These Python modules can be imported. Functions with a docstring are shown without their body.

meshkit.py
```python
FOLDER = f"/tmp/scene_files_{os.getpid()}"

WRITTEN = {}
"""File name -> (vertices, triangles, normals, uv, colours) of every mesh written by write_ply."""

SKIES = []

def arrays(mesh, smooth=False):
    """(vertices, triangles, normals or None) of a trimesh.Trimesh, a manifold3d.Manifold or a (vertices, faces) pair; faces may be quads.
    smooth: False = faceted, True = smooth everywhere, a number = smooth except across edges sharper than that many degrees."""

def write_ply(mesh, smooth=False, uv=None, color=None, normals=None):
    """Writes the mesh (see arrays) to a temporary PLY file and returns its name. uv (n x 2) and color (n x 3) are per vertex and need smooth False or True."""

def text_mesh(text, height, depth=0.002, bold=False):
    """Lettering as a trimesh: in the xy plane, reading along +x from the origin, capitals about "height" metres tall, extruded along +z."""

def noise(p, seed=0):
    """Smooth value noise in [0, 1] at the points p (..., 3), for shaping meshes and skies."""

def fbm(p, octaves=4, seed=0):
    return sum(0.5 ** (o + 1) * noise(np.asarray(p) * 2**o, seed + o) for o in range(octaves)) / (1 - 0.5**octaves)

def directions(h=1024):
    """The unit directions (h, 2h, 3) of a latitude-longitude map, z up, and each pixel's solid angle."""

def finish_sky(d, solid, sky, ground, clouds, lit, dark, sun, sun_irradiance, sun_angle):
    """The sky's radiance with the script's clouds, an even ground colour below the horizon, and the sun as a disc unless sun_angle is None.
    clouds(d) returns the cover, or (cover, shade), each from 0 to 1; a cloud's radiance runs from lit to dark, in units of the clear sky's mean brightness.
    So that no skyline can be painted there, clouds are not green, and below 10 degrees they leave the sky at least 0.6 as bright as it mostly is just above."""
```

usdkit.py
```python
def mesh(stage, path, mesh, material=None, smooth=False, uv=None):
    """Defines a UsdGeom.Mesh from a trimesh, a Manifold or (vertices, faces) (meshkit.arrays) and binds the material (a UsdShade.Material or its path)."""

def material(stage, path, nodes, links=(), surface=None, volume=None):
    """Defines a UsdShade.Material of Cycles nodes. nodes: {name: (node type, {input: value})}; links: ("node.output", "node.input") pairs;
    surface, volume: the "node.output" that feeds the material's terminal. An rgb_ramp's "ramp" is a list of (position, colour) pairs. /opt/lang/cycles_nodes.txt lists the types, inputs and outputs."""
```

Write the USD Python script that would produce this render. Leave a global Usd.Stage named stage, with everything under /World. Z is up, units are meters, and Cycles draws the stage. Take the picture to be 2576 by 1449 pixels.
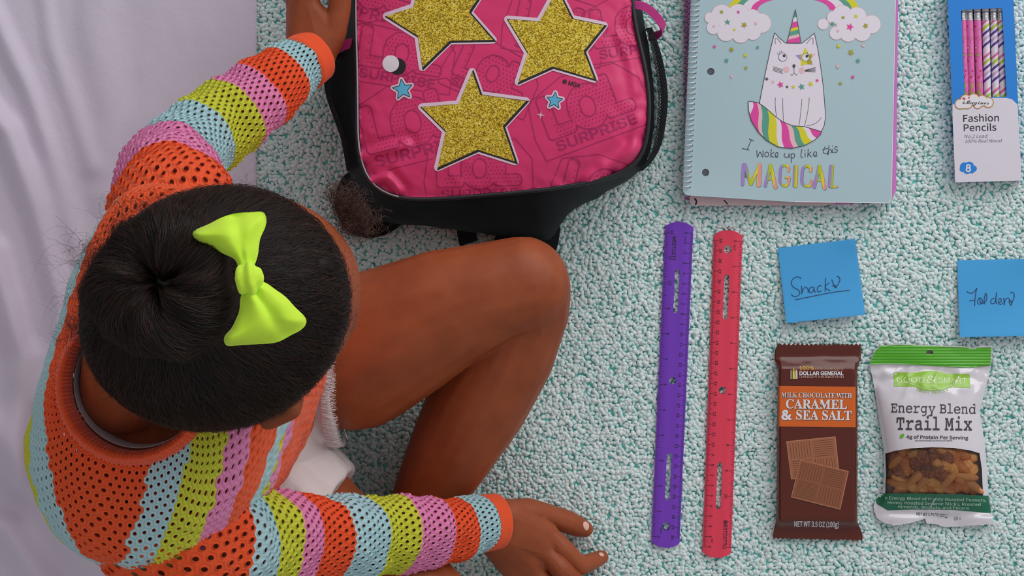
import math, random, glob
import numpy as np, trimesh, usdkit, meshkit
import manifold3d as m3
import shapely
from shapely.geometry import Polygon, LineString, Point, MultiPolygon, box
from shapely import affinity
from shapely.ops import unary_union
from scipy.spatial import Delaunay
from scipy.interpolate import CubicSpline, PchipInterpolator
from pxr import Usd, UsdGeom, UsdLux, UsdShade, Sdf, Gf, Vt

stage = Usd.Stage.CreateInMemory()
UsdGeom.SetStageUpAxis(stage, 'Z'); UsdGeom.SetStageMetersPerUnit(stage, 1.0)
UsdGeom.Xform.Define(stage, '/World'); UsdGeom.Scope.Define(stage, '/World/Looks')

# ------------------------------------------------------------------ camera, sky, window light, exposure
H = 1.6                 # lens height above the bedding, looking straight down
S0 = 0.00038            # metres per picture pixel on the bedding (2576 px wide)
cam = UsdGeom.Camera.Define(stage, '/World/camera')
cam.CreateHorizontalApertureAttr(36.0); cam.CreateFocalLengthAttr(36.0 * H / (2576 * S0))
cam.CreateClippingRangeAttr((0.05, 100.0)); cam.CreateExposureAttr(0.14)
UsdGeom.Xformable(cam).AddTranslateOp().Set((0, 0, H))

def add_dome(strength, color):
    d = UsdLux.DomeLight.Define(stage, '/World/sky'); d.CreateIntensityAttr(strength); d.CreateColorAttr(color)
add_dome(0.115, (0.97, 0.98, 1.0))
win = UsdLux.RectLight.Define(stage, '/World/window_light')          # the tall window beyond the top of the picture
win.CreateWidthAttr(3.0); win.CreateHeightAttr(1.7); win.CreateIntensityAttr(2.35); win.CreateColorAttr((1.0, 0.985, 0.99))
def aim(prim, eye, at):
    e, a = np.array(eye, float), np.array(at, float)
    z = (e - a) / np.linalg.norm(e - a); x = np.cross((0, 0, 1.0), z); x /= np.linalg.norm(x); y = np.cross(z, x)
    UsdGeom.Xformable(prim).AddTransformOp().Set(Gf.Matrix4d(*x, 0, *y, 0, *z, 0, *e, 1))
aim(win, (1.35, 1.75, 1.35), (0.15, 0, 0))

# ------------------------------------------------------------------ helpers
def P(px, py, z=0.0):
    """The point at height z that the picture shows at pixel (px, py)."""
    k = S0 * (H - np.asarray(z, float)) / H
    return np.stack(np.broadcast_arrays((np.asarray(px, float) - 1288) * k, (724.5 - np.asarray(py, float)) * k, np.asarray(z, float)), -1)

def lin(c):
    c = np.asarray(c, float) / 255
    return np.where(c <= 0.04045, c / 12.92, ((c + 0.055) / 1.055) ** 2.4)

MATS = {}
def mat(name, rgb, rough=0.6, bump=None, vary=None, **kw):
    """Principled material; bump = (noise scale, strength, distance); vary = (scale, second colour, low, high)."""
    if name in MATS: return MATS[name]
    n = {'p': ('principled_bsdf', {'base_color': tuple(lin(rgb)), 'roughness': rough, **kw})}; l = []
    if bump or vary: n['tc'] = ('texture_coordinate', {})
    if bump:
        n['nb'] = ('noise_texture', {'scale': bump[0], 'detail': 3.0}); n['b'] = ('bump', {'strength': bump[1], 'distance': bump[2]})
        l += [('tc.object', 'nb.vector'), ('nb.fac', 'b.height'), ('b.normal', 'p.normal')]
    if vary:
        n['nv'] = ('noise_texture', {'scale': vary[0], 'detail': 3.0})
        n['r'] = ('rgb_ramp', {'ramp': [(vary[2], tuple(lin(rgb))), (vary[3], tuple(lin(vary[1])))]})
        l += [('tc.object', 'nv.vector'), ('nv.fac', 'r.fac'), ('r.color', 'p.base_color')]
    MATS[name] = usdkit.material(stage, '/World/Looks/' + name, n, l, surface='p.BSDF')
    return MATS[name]

USED = {}
def numbered(parent, name):
    k = (parent, name); n = USED.get(k, -1) + 1; USED[k] = n
    return name if n == 0 else f'{name}_{n:03d}'
ORIGIN = {}
def setdata(prim, **kw):
    for k, v in kw.items():
        if v: prim.SetCustomDataByKey(k, v)
def thing(name, label, cat, loc=(0, 0, 0), group=None, kind=None):
    path = '/World/' + numbered('/World', name)
    x = UsdGeom.Xform.Define(stage, path); x.AddTranslateOp().Set(tuple(float(v) for v in loc))
    ORIGIN[path] = np.array(loc, float)
    setdata(x.GetPrim(), label=label, category=cat, group=group, kind=kind)
    return path
def obj(name, mesh, m, parent='/World', smooth=35, label=None, cat=None, group=None, kind=None, uv=None):
    """One Mesh, given in world coordinates, under its parent."""
    path = parent + '/' + numbered(parent, name)
    o = ORIGIN.get(parent, np.zeros(3)); ORIGIN[path] = o
    if hasattr(mesh, 'to_mesh'):
        q = mesh.to_mesh(); mesh = (q.vert_properties[:, :3], q.tri_verts)
    v, f = (mesh.vertices, mesh.faces) if hasattr(mesh, 'vertices') else mesh
    usdkit.mesh(stage, path, (np.asarray(v, float) - o, f), m, smooth=smooth, uv=uv)
    setdata(stage.GetPrimAtPath(path), label=label, category=cat, group=group, kind=kind)
    return path
def holder(name, parent, label=None):
    path = parent + '/' + numbered(parent, name); UsdGeom.Xform.Define(stage, path); ORIGIN[path] = ORIGIN[parent]
    setdata(stage.GetPrimAtPath(path), label=label)
    return path
def copy_of(src, loc, rotz=0.0, tilt=(0, 0), scale=1.0, label=None, group=None):
    """A copy of a thing with its parts, as an instance under the next number."""
    sp = stage.GetPrimAtPath(src); was = sp.GetCustomData()
    name = src.rsplit('/', 1)[1]
    base = name[:-4] if name[-4:-3] == '_' and name[-3:].isdigit() else name
    path = '/World/' + numbered('/World', base)
    x = UsdGeom.Xform.Define(stage, path); pr = x.GetPrim()
    pr.GetReferences().AddInternalReference(src); pr.SetInstanceable(True)
    x.ClearXformOpOrder()
    place(x, loc, rotz, tilt, scale)
    setdata(pr, label=label or was['label'], category=was['category'], group=group or was.get('group'))
    return path
def place(x, loc, rotz, tilt, scale):
    m = trimesh.transformations.euler_matrix(tilt[0], tilt[1], rotz) ; m[:3, :3] *= scale; m[:3, 3] = loc
    x.AddTransformOp(opSuffix='pose').Set(Gf.Matrix4d(*m.T.ravel().tolist()))

def polys(g):
    return [p for p in getattr(g, 'geoms', [g]) if isinstance(p, Polygon) and p.area > 1e-9]
def cat(parts):
    vs, fs, n = [], [], 0
    for v, f in parts:
        vs.append(np.asarray(v, float)); fs.append(np.asarray(f, int) + n); n += len(v)
    return np.vstack(vs), np.vstack(fs)
def tri2d(poly, seg):
    """A fine, even triangulation of a polygon (pixels); boundary loops come back as index lists."""
    pts, loops = [], []
    for ring in [poly.exterior, *poly.interiors]:
        c = np.array(ring.segmentize(seg).coords)[:-1]
        loops.append(list(range(len(pts), len(pts) + len(c)))); pts += c.tolist()
    x0, y0, x1, y1 = poly.bounds
    gx, gy = np.meshgrid(np.arange(x0, x1, seg), np.arange(y0, y1, seg * 0.87)); gx[1::2] += seg / 2
    g = np.stack([gx.ravel(), gy.ravel()], 1)
    inner = poly.buffer(-seg * 0.45)
    if not inner.is_empty and len(g):
        shapely.prepare(inner); g = g[shapely.contains_xy(inner, g[:, 0], g[:, 1])]; pts += g.tolist()
    pts = np.array(pts)
    t = Delaunay(pts).simplices
    c = pts[t].mean(1); shapely.prepare(poly); t = t[shapely.contains_xy(poly, c[:, 0], c[:, 1])]
    a = pts[t]; cr = (a[:, 1, 0] - a[:, 0, 0]) * (a[:, 2, 1] - a[:, 0, 1]) - (a[:, 1, 1] - a[:, 0, 1]) * (a[:, 2, 0] - a[:, 0, 0])
    t = t[np.abs(cr) > 1e-9]; cr = cr[np.abs(cr) > 1e-9]
    t[cr < 0] = t[cr < 0][:, ::-1]
    return pts, t, loops
def slab(poly, top, bot, seg=12):
    """A solid with the pixel outline poly between the height fields top(px, py) and bot(px, py)."""
    out = []
    for p in polys(poly):
        q, t, loops = tri2d(p, seg)
        zt = np.broadcast_to(np.asarray(top(q[:, 0], q[:, 1]) if callable(top) else top, float), len(q))
        zb = np.broadcast_to(np.asarray(bot(q[:, 0], q[:, 1]) if callable(bot) else bot, float), len(q))
        v = np.vstack([P(q[:, 0], q[:, 1], zt), P(q[:, 0], q[:, 1], zb)]); n = len(q)
        f = [t[:, ::-1], t + n]                                  # pixel y runs down: counter-clockwise there is clockwise here
        for lp in loops:
            a = np.array(lp); b = np.roll(a, -1)
            f += [np.stack([a, b, b + n], 1)[:, ::1], np.stack([a, b + n, a + n], 1)]
        f = np.vstack(f)
        me = trimesh.Trimesh(v, f, process=False)
        if me.volume < 0: f = f[:, ::-1]
        out.append((v, f))
    return cat(out)
def sheet(poly, top, seg=10):
    out = []
    for p in polys(poly):
        q, t, _ = tri2d(p, seg); out.append((P(q[:, 0], q[:, 1], top(q[:, 0], q[:, 1]) if callable(top) else top), t[:, ::-1]))
    return cat(out)
def decal(geom, top, lift=0.00015, seg=None):
    """Print: a thin skin that follows the height field top(px, py)."""
    out = []
    fz = (lambda x, y: top(x, y) + lift) if callable(top) else (lambda x, y: np.full(len(x), top + lift))
    for p in polys(geom):
        if seg and p.area > seg * seg * 2:
            q, t, _ = tri2d(p, seg)
        else:
            q, t = trimesh.creation.triangulate_polygon(p, engine='earcut')
            q, t = np.asarray(q, float), np.asarray(t, int)
            a = q[t]; cr = (a[:, 1, 0] - a[:, 0, 0]) * (a[:, 2, 1] - a[:, 0, 1]) - (a[:, 1, 1] - a[:, 0, 1]) * (a[:, 2, 0] - a[:, 0, 0])
            t[cr < 0] = t[cr < 0][:, ::-1]
        out.append((P(q[:, 0], q[:, 1], fz(q[:, 0], q[:, 1])), t[:, ::-1]))
    return cat(out)

FONTS = glob.glob('/opt/blender-*/*/datafiles/fonts/')[0]
def fancy(t, up, lo):
    return ''.join(chr(up + ord(c) - 65) if 'A' <= c <= 'Z' else chr(lo + ord(c) - 97) if 'a' <= c <= 'z' else c for c in t)
TEXTS = {}
def text(s, font='Inter', bold=0):
    """Lettering as a shapely shape, capitals 1 high, y DOWN, baseline at 0, from x = 0."""
    if (s, font, bold) in TEXTS: return TEXTS[s, font, bold]
    from PIL import Image, ImageDraw, ImageFont
    t = {'serif': lambda: fancy(s, 0x1D400, 0x1D41A), 'type': lambda: fancy(s, 0x1D670, 0x1D68A), 'script': lambda: fancy(s, 0x1D4D0, 0x1D4EA)}.get(font, lambda: s)()
    file = {'Inter': 'Inter', 'mono': 'DejaVuSansMono', 'cjk': 'Noto Sans CJK Regular'}.get(font, 'NotoSansMath-Regular')
    ft = ImageFont.truetype(FONTS + file + '.woff2', 96)
    cap = -ft.getbbox({'serif': '\U0001D407', 'type': '\U0001D677', 'script': '\U0001D4D7'}.get(font, 'H'), anchor='ls')[1]
    x0, y0, x1, y1 = ft.getbbox(t, anchor='ls', stroke_width=bold)
    im = Image.new('L', (x1 - x0 + 8, y1 - y0 + 8))
    ImageDraw.Draw(im).text((4 - x0, 4 - y0), t, 255, ft, anchor='ls', stroke_width=bold)
    on = np.pad(np.asarray(im) > 127, ((0, 0), (1, 1))).astype(np.int8)
    rows, a = np.nonzero(np.diff(on, axis=1) == 1); b = np.nonzero(np.diff(on, axis=1) == -1)[1]
    g = shapely.union_all(shapely.box(a, rows, b, rows + 1)).buffer(0.6).buffer(-0.6).simplify(0.8)
    g = affinity.affine_transform(g, [1 / cap, 0, 0, 1 / cap, 0, -(4 - y0) / cap])
    TEXTS[s, font, bold] = g
    return g
def write(s, x, y, h, font='Inter', bold=0, width=None, rot=0.0, shear=0.0, align='l', scale_y=None):
    """Text in picture pixels: baseline start (x, y), capitals h high, optionally squeezed to a width, turned by rot degrees (clockwise)."""
    g = text(s, font, bold)
    x0, _, x1, _ = g.bounds
    sx = width / (x1 - x0) if width else h
    off = {'l': -x0, 'c': -(x0 + x1) / 2, 'r': -x1}[align]
    g = affinity.affine_transform(g, [sx, -shear * h, 0, h, off * sx, 0])
    r = math.radians(rot); c, d = math.cos(r), math.sin(r)
    return affinity.affine_transform(g, [c, -d, d, c, x, y])
def stroke(pts, w, smooth=True, closed=False):
    p = np.array(pts, float)
    if smooth and len(p) > 2:
        t = np.concatenate([[0], np.cumsum(np.linalg.norm(np.diff(p, axis=0), axis=1))]); keep = np.concatenate([[True], np.diff(t) > 0]); p, t = p[keep], t[keep]
        p = PchipLike(t, p)
    return LineString(p).buffer(w / 2)
def PchipLike(t, p):
    cs = CubicSpline(t, p); u = np.linspace(0, t[-1], 6 * len(t)); return cs(u)
def star(cx, cy, r, inner=0.42, rot=0.0, n=5):
    a = np.radians(rot) + np.arange(2 * n) * np.pi / n - np.pi / 2
    rr = np.where(np.arange(2 * n) % 2 == 0, r, r * inner)
    return Polygon(np.stack([cx + rr * np.cos(a), cy + rr * np.sin(a)], 1))
def smooth_poly(pts, n=8):
    p = np.array(pts, float); q = np.vstack([p, p[:1]])
    t = np.concatenate([[0], np.cumsum(np.linalg.norm(np.diff(q, axis=0), axis=1))])
    return Polygon(CubicSpline(t, q, bc_type='periodic')(np.linspace(0, t[-1], n * len(p), endpoint=False))).buffer(0)
def tube(pts, r, n=8, cap=True):
    """A round tube along points; r a number or one per point."""
    p = np.asarray(pts, float); m = len(p); r = np.broadcast_to(np.asarray(r, float), m)
    T = np.gradient(p, axis=0); T /= np.linalg.norm(T, axis=1, keepdims=True) + 1e-12
    a = np.array([0, 0, 1.0]) if abs(T[0, 2]) < 0.9 else np.array([1.0, 0, 0])
    N = np.zeros_like(p); N[0] = np.cross(T[0], a); N[0] /= np.linalg.norm(N[0])
    for i in range(1, m):
        N[i] = N[i - 1] - T[i] * (N[i - 1] @ T[i]); N[i] /= np.linalg.norm(N[i]) + 1e-12
    B = np.cross(T, N); th = np.arange(n) * 2 * np.pi / n
    v = (p[:, None] + r[:, None, None] * (np.cos(th)[None, :, None] * N[:, None] + np.sin(th)[None, :, None] * B[:, None])).reshape(-1, 3)
    i, j = np.meshgrid(np.arange(m - 1), np.arange(n), indexing='ij'); jn = (j + 1) % n
    a_, b_, c_, d_ = i * n + j, i * n + jn, (i + 1) * n + jn, (i + 1) * n + j
    f = np.vstack([np.stack([a_, b_, c_], -1).reshape(-1, 3), np.stack([a_, c_, d_], -1).reshape(-1, 3)])
    if cap:
        v = np.vstack([v, p[:1], p[-1:]]); k = np.arange(n)
        f = np.vstack([f, np.stack([np.full(n, m * n), (k + 1) % n, k], 1), np.stack([np.full(n, m * n + 1), (m - 1) * n + k, (m - 1) * n + (k + 1) % n], 1)])
    return v, f
def curves(name, strands, width, m, parent, taper=True, label=None, kind=None):
    """Hair or thread: a BasisCurves prim of polylines (n x k x 3)."""
    path = parent + '/' + numbered(parent, name); c = UsdGeom.BasisCurves.Define(stage, path)
    s = np.asarray(strands, float) - ORIGIN[parent]; n, k, _ = s.shape
    c.CreateTypeAttr('linear'); c.CreateCurveVertexCountsAttr(Vt.IntArray.FromNumpy(np.full(n, k, np.int32)))
    c.CreatePointsAttr(Vt.Vec3fArray.FromNumpy(s.reshape(-1, 3).astype(np.float32)))
    w = np.broadcast_to(np.asarray(width, float).reshape(-1, 1), (n, k)) * (np.linspace(1, 0.35, k)[None] if taper else 1.0)
    c.CreateWidthsAttr(Vt.FloatArray.FromNumpy(w.astype(np.float32).ravel())); c.SetWidthsInterpolation('vertex')
    UsdShade.MaterialBindingAPI.Apply(c.GetPrim()).Bind(m)
    setdata(c.GetPrim(), label=label, kind=kind)
    return path
def lattice(S, nu, nv, thick, hu=0.20, hv=0.24, wrap=True, flip=1):
    """Openwork knit as real geometry: staggered hexagonal cells, each with a hole and a rounded rim, on the surface S(u, v). Returns verts, faces, cell row of each face."""
    ang6 = np.array([[0, 2 / 3], [.5, 1 / 3], [.5, -1 / 3], [0, -2 / 3], [-.5, -1 / 3], [-.5, 1 / 3]])
    outer = np.empty((12, 2)); outer[0::2] = ang6; outer[1::2] = (ang6 + np.roll(ang6, -1, 0)) / 2
    an = np.arctan2(outer[:, 1], outer[:, 0]); hole = np.stack([hu * np.cos(an), hv * np.sin(an)], 1)
    rings = [(outer, -0.25), (outer * .72 + hole * .28, 0.35), (outer * .3 + hole * .7, 0.35), (hole, -0.35), (hole * 1.12, -1.0)]
    jj, ii = np.meshgrid(np.arange(nv), np.arange(nu), indexing='ij')
    uc = (ii + .5 * (jj % 2)).ravel(); vc = (jj + .5).ravel(); rows = jj.ravel()
    U = np.stack([np.stack([(uc[:, None] + r[:, 0]) / nu, (vc[:, None] + r[:, 1]) / nv], -1) for r, _ in rings], 1)   # cells, rings, 12, 2
    hgt = np.array([h for _, h in rings]) * thick
    if not wrap: U[..., 0] = np.clip(U[..., 0], 0, 1)
    U[..., 1] = np.clip(U[..., 1], 0, 1)
    fl = U.reshape(-1, 2); e = 2e-3
    v = S(fl[:, 0], fl[:, 1])
    du = S(fl[:, 0] + e, fl[:, 1]) - S(fl[:, 0] - e, fl[:, 1]); dv = S(fl[:, 0], np.minimum(fl[:, 1] + e, 1)) - S(fl[:, 0], np.maximum(fl[:, 1] - e, 0))
    nrm = np.cross(du, dv) * flip; nrm /= np.linalg.norm(nrm, axis=1, keepdims=True) + 1e-12
    v = v + nrm * np.tile(np.repeat(hgt, 12), len(uc))[:, None]
    k = np.arange(12); kn = (k + 1) % 12; F = []
    for a in range(len(rings) - 1):
        F += [np.stack([a * 12 + k, a * 12 + kn, (a + 1) * 12 + kn], 1), np.stack([a * 12 + k, (a + 1) * 12 + kn, (a + 1) * 12 + k], 1)]
    F = np.vstack(F); nF = len(F)
    f = (F[None] + (np.arange(len(uc)) * 12 * len(rings))[:, None, None]).reshape(-1, 3)
    if flip > 0: f = f[:, ::-1]
    return v, f, np.repeat(rows, nF)
def pick(v, f, keep):
    f = f[keep]; u, inv = np.unique(f, return_inverse=True); return v[u], inv.reshape(-1, 3)

BLACK = mat('print_black', (28, 28, 32), 0.5)
WHITE = mat('print_white', (236, 232, 238), 0.5)
# ------------------------------------------------------------------ the setting: floor, blanket, sheet
rng = np.random.default_rng(7)
fl = trimesh.creation.box((5, 5, 0.02)); fl.apply_translation((0, 0, -0.026))
obj('floor', fl, mat('floor_wood', (150, 120, 92), 0.5, vary=(3.0, (120, 92, 70), .35, .65)), kind='structure')
wl = trimesh.creation.box((0.1, 5, 2.6)); wl.apply_translation((-2.05, 0, 1.264))
obj('wall_left', wl, mat('wall_paint', (206, 202, 206), .9), kind='structure')

TEAL = mat('fleece_teal', (132, 220, 214), 0.95)
blanket = thing('blanket', 'mint and white curly fleece blanket spread under everything on the right', 'blanket', (0.25, 0, -0.01))
bk = trimesh.creation.box((0.93, 0.86, 0.010)); bk.apply_translation((0.168, 0, -0.0059))
obj('backing', bk, TEAL, blanket)
def fleece(name, tip, root):
    # the yarn is dyed teal at the root and left pale at the tip: colour runs along the yarn's own height
    n = {'tc': ('texture_coordinate', {}), 's': ('separate_xyz', {}), 'm': ('map_range', {'from_min': -0.0014, 'from_max': 0.0024, 'clamp': True}),
         'nz': ('noise_texture', {'scale': 900.0}), 'ad': ('math', {'math_type': 'multiply_add', 'value2': 0.36, 'value3': -0.18}), 'a2': ('math', {'math_type': 'add'}),
         'r': ('rgb_ramp', {'ramp': [(0.0, tuple(lin(root))), (0.42, tuple(lin(np.array(root) * .35 + np.array(tip) * .65))), (0.80, tuple(lin(tip))), (1.0, tuple(lin(tip)))]}),
         'n2': ('noise_texture', {'scale': 1900.0, 'detail': 2.0}), 'b': ('bump', {'strength': .4, 'distance': .0006}), 'p': ('principled_bsdf', {'roughness': 0.95, 'specular_ior_level': 0.1, 'sheen_weight': 0.25})}
    l = [('tc.object', 's.vector'), ('s.z', 'm.value'), ('tc.object', 'nz.vector'), ('nz.fac', 'ad.value1'), ('m.result', 'a2.value1'), ('ad.value', 'a2.value2'), ('a2.value', 'r.fac'), ('r.color', 'p.base_color'), ('tc.object', 'n2.vector'), ('n2.fac', 'b.height'), ('b.normal', 'p.normal')]
    return usdkit.material(stage, '/World/Looks/' + name, n, l, surface='p.BSDF')
FL = [fleece('fleece_white', (230, 240, 239), (112, 212, 206)), fleece('fleece_pale', (220, 238, 236), (104, 208, 202)), fleece('fleece_mint', (208, 234, 231), (94, 204, 198))]
pile = blanket + '/pile'; inst = UsdGeom.PointInstancer.Define(stage, pile); ORIGIN[pile] = np.zeros(3)
setdata(inst.GetPrim(), kind='stuff')
protos = []
for k in range(9):
    r_ = np.random.default_rng(40 + k)
    turn = r_.uniform(1.6, 4.0); t = np.linspace(0, 1, 8); a = turn * (t - .5) + r_.uniform(-.3, .3)
    R = r_.uniform(.0010, .0019); L = r_.uniform(.3, .9)
    pts = np.stack([R * np.sin(a) * 1.2, R * np.cos(a) - R * .6 + L * .0012 * (t - .5), -0.0042 + 0.0048 * np.sin(np.pi * (0.14 + 0.72 * t)) ** .7], 1)
    rad = (.0009 + .0009 * np.sin(np.pi * np.clip(t, .06, .94))) * r_.uniform(.85, 1.15)
    v, f = tube(pts, rad, 6); v = v + (meshkit.noise(v * 900, k)[:, None] - .5) * .0006
    pp = obj('tuft', (v, f), FL[[0, 0, 0, 1, 1, 1, 0, 1, 2][k]], pile, smooth=True); protos.append(Sdf.Path(pp))
inst.CreatePrototypesRel().SetTargets(protos)
sp = 0.0034
gx, gy = np.meshgrid(np.arange(-0.262, 0.625, sp), np.arange(-0.42, 0.42, sp)); gx[1::2] += sp / 2
pos = np.stack([gx.ravel(), gy.ravel()], 1) + rng.normal(0, sp * .24, (gx.size, 2))
N = len(pos); zz = (meshkit.fbm(np.c_[pos * 60, np.zeros(N)], 2, 3) - .5) * .0016 + rng.normal(0, .00035, N)
inst.CreatePositionsAttr(Vt.Vec3fArray.FromNumpy((np.c_[pos, zz] - ORIGIN[blanket]).astype(np.float32)))
tone = meshkit.fbm(np.c_[pos * 130, np.ones(N)], 2, 9)
pi_ = np.where(tone + rng.normal(0, .12, N) > .62, rng.integers(6, 9, N), rng.integers(0, 7, N))
inst.CreateProtoIndicesAttr(Vt.IntArray.FromNumpy(pi_.astype(np.int32)))
flow = meshkit.noise(np.c_[pos * 22, np.zeros(N)], 5) * 5 + rng.normal(0, 1.1, N)
tilt = rng.normal(0, .22, (N, 2)); half = flow / 2
q = np.stack([np.cos(half), tilt[:, 0] / 2, tilt[:, 1] / 2, np.sin(half)], 1); q /= np.linalg.norm(q, axis=1, keepdims=True)
inst.CreateOrientationsAttr(Vt.QuathArray([Gf.Quath(float(a), float(b), float(c), float(d)) for a, b, c, d in q]))
sc = rng.uniform(.85, 1.3, N); inst.CreateScalesAttr(Vt.Vec3fArray.FromNumpy(np.stack([sc, sc, sc], 1).astype(np.float32)))

def line_d(x, y, pts):
    return shapely.distance(LineString(pts), shapely.points(np.asarray(x, float), np.asarray(y, float)))
FOLDS = [([(-150, 150), (20, 330), (90, 520), (150, 760), (130, 1000)], .010, 34), ([(-80, -100), (60, 200), (150, 470), (215, 700)], .006, 28), ([(-200, 500), (-20, 640), (60, 900), (40, 1200)], .012, 40),
         ([(260, -200), (240, 60), (290, 300), (260, 480)], .0035, 45), ([(430, -200), (400, 60), (380, 300)], .0025, 50), ([(-100, 1000), (40, 1150), (160, 1330), (330, 1500)], .012, 46), ([(-150, 1250), (20, 1330), (120, 1480)], .014, 42), ([(100, -100), (130, 120), (230, 420)], .003, 26)]
def sheet_z(x, y):
    x, y = np.asarray(x, float), np.asarray(y, float)
    z = 0.0045 + .0035 * meshkit.fbm(np.stack([x / 130, y / 240, 0 * x], -1), 3, 4)
    z = z + .0008 * meshkit.fbm(np.stack([x / 24, y / 40, 0 * x], -1), 2, 8)
    left = np.clip((420 - x) / 300, 0, 1)
    for pts, a, w in FOLDS:
        d = line_d(x, y, pts) * (1 + .25 * (meshkit.noise(np.stack([x / 90, y / 90, 0 * x], -1), 2) - .5))
        z = z + 1.5 * a * np.exp(-(d / w) ** 2) * np.clip(.25 + left, 0, 1) - .35 * a * np.exp(-((d - 1.9 * w) / w) ** 2) * left
    z = z - .03 * np.clip((-100 - x) / 600, 0, 1)
    hem = np.exp(-((x - 636) / 7) ** 2) * .0012
    return np.maximum(z + hem, .0062)
sheet_poly = Polygon([(-760, -420), (645, -420), (646, 100), (642, 300), (647, 700), (645, 1100), (648, 1880), (-760, 1880)])
obj('bed_sheet', slab(sheet_poly, sheet_z, lambda x, y: sheet_z(x, y) - .0018, 13), mat('sheet_cotton', (215, 205, 221), 0.85, bump=(260.0, .18, .0015), sheen_weight=.15), smooth=True,
    label='white rumpled cotton bed sheet lying along the left side behind the child', cat='bed sheet')

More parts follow.
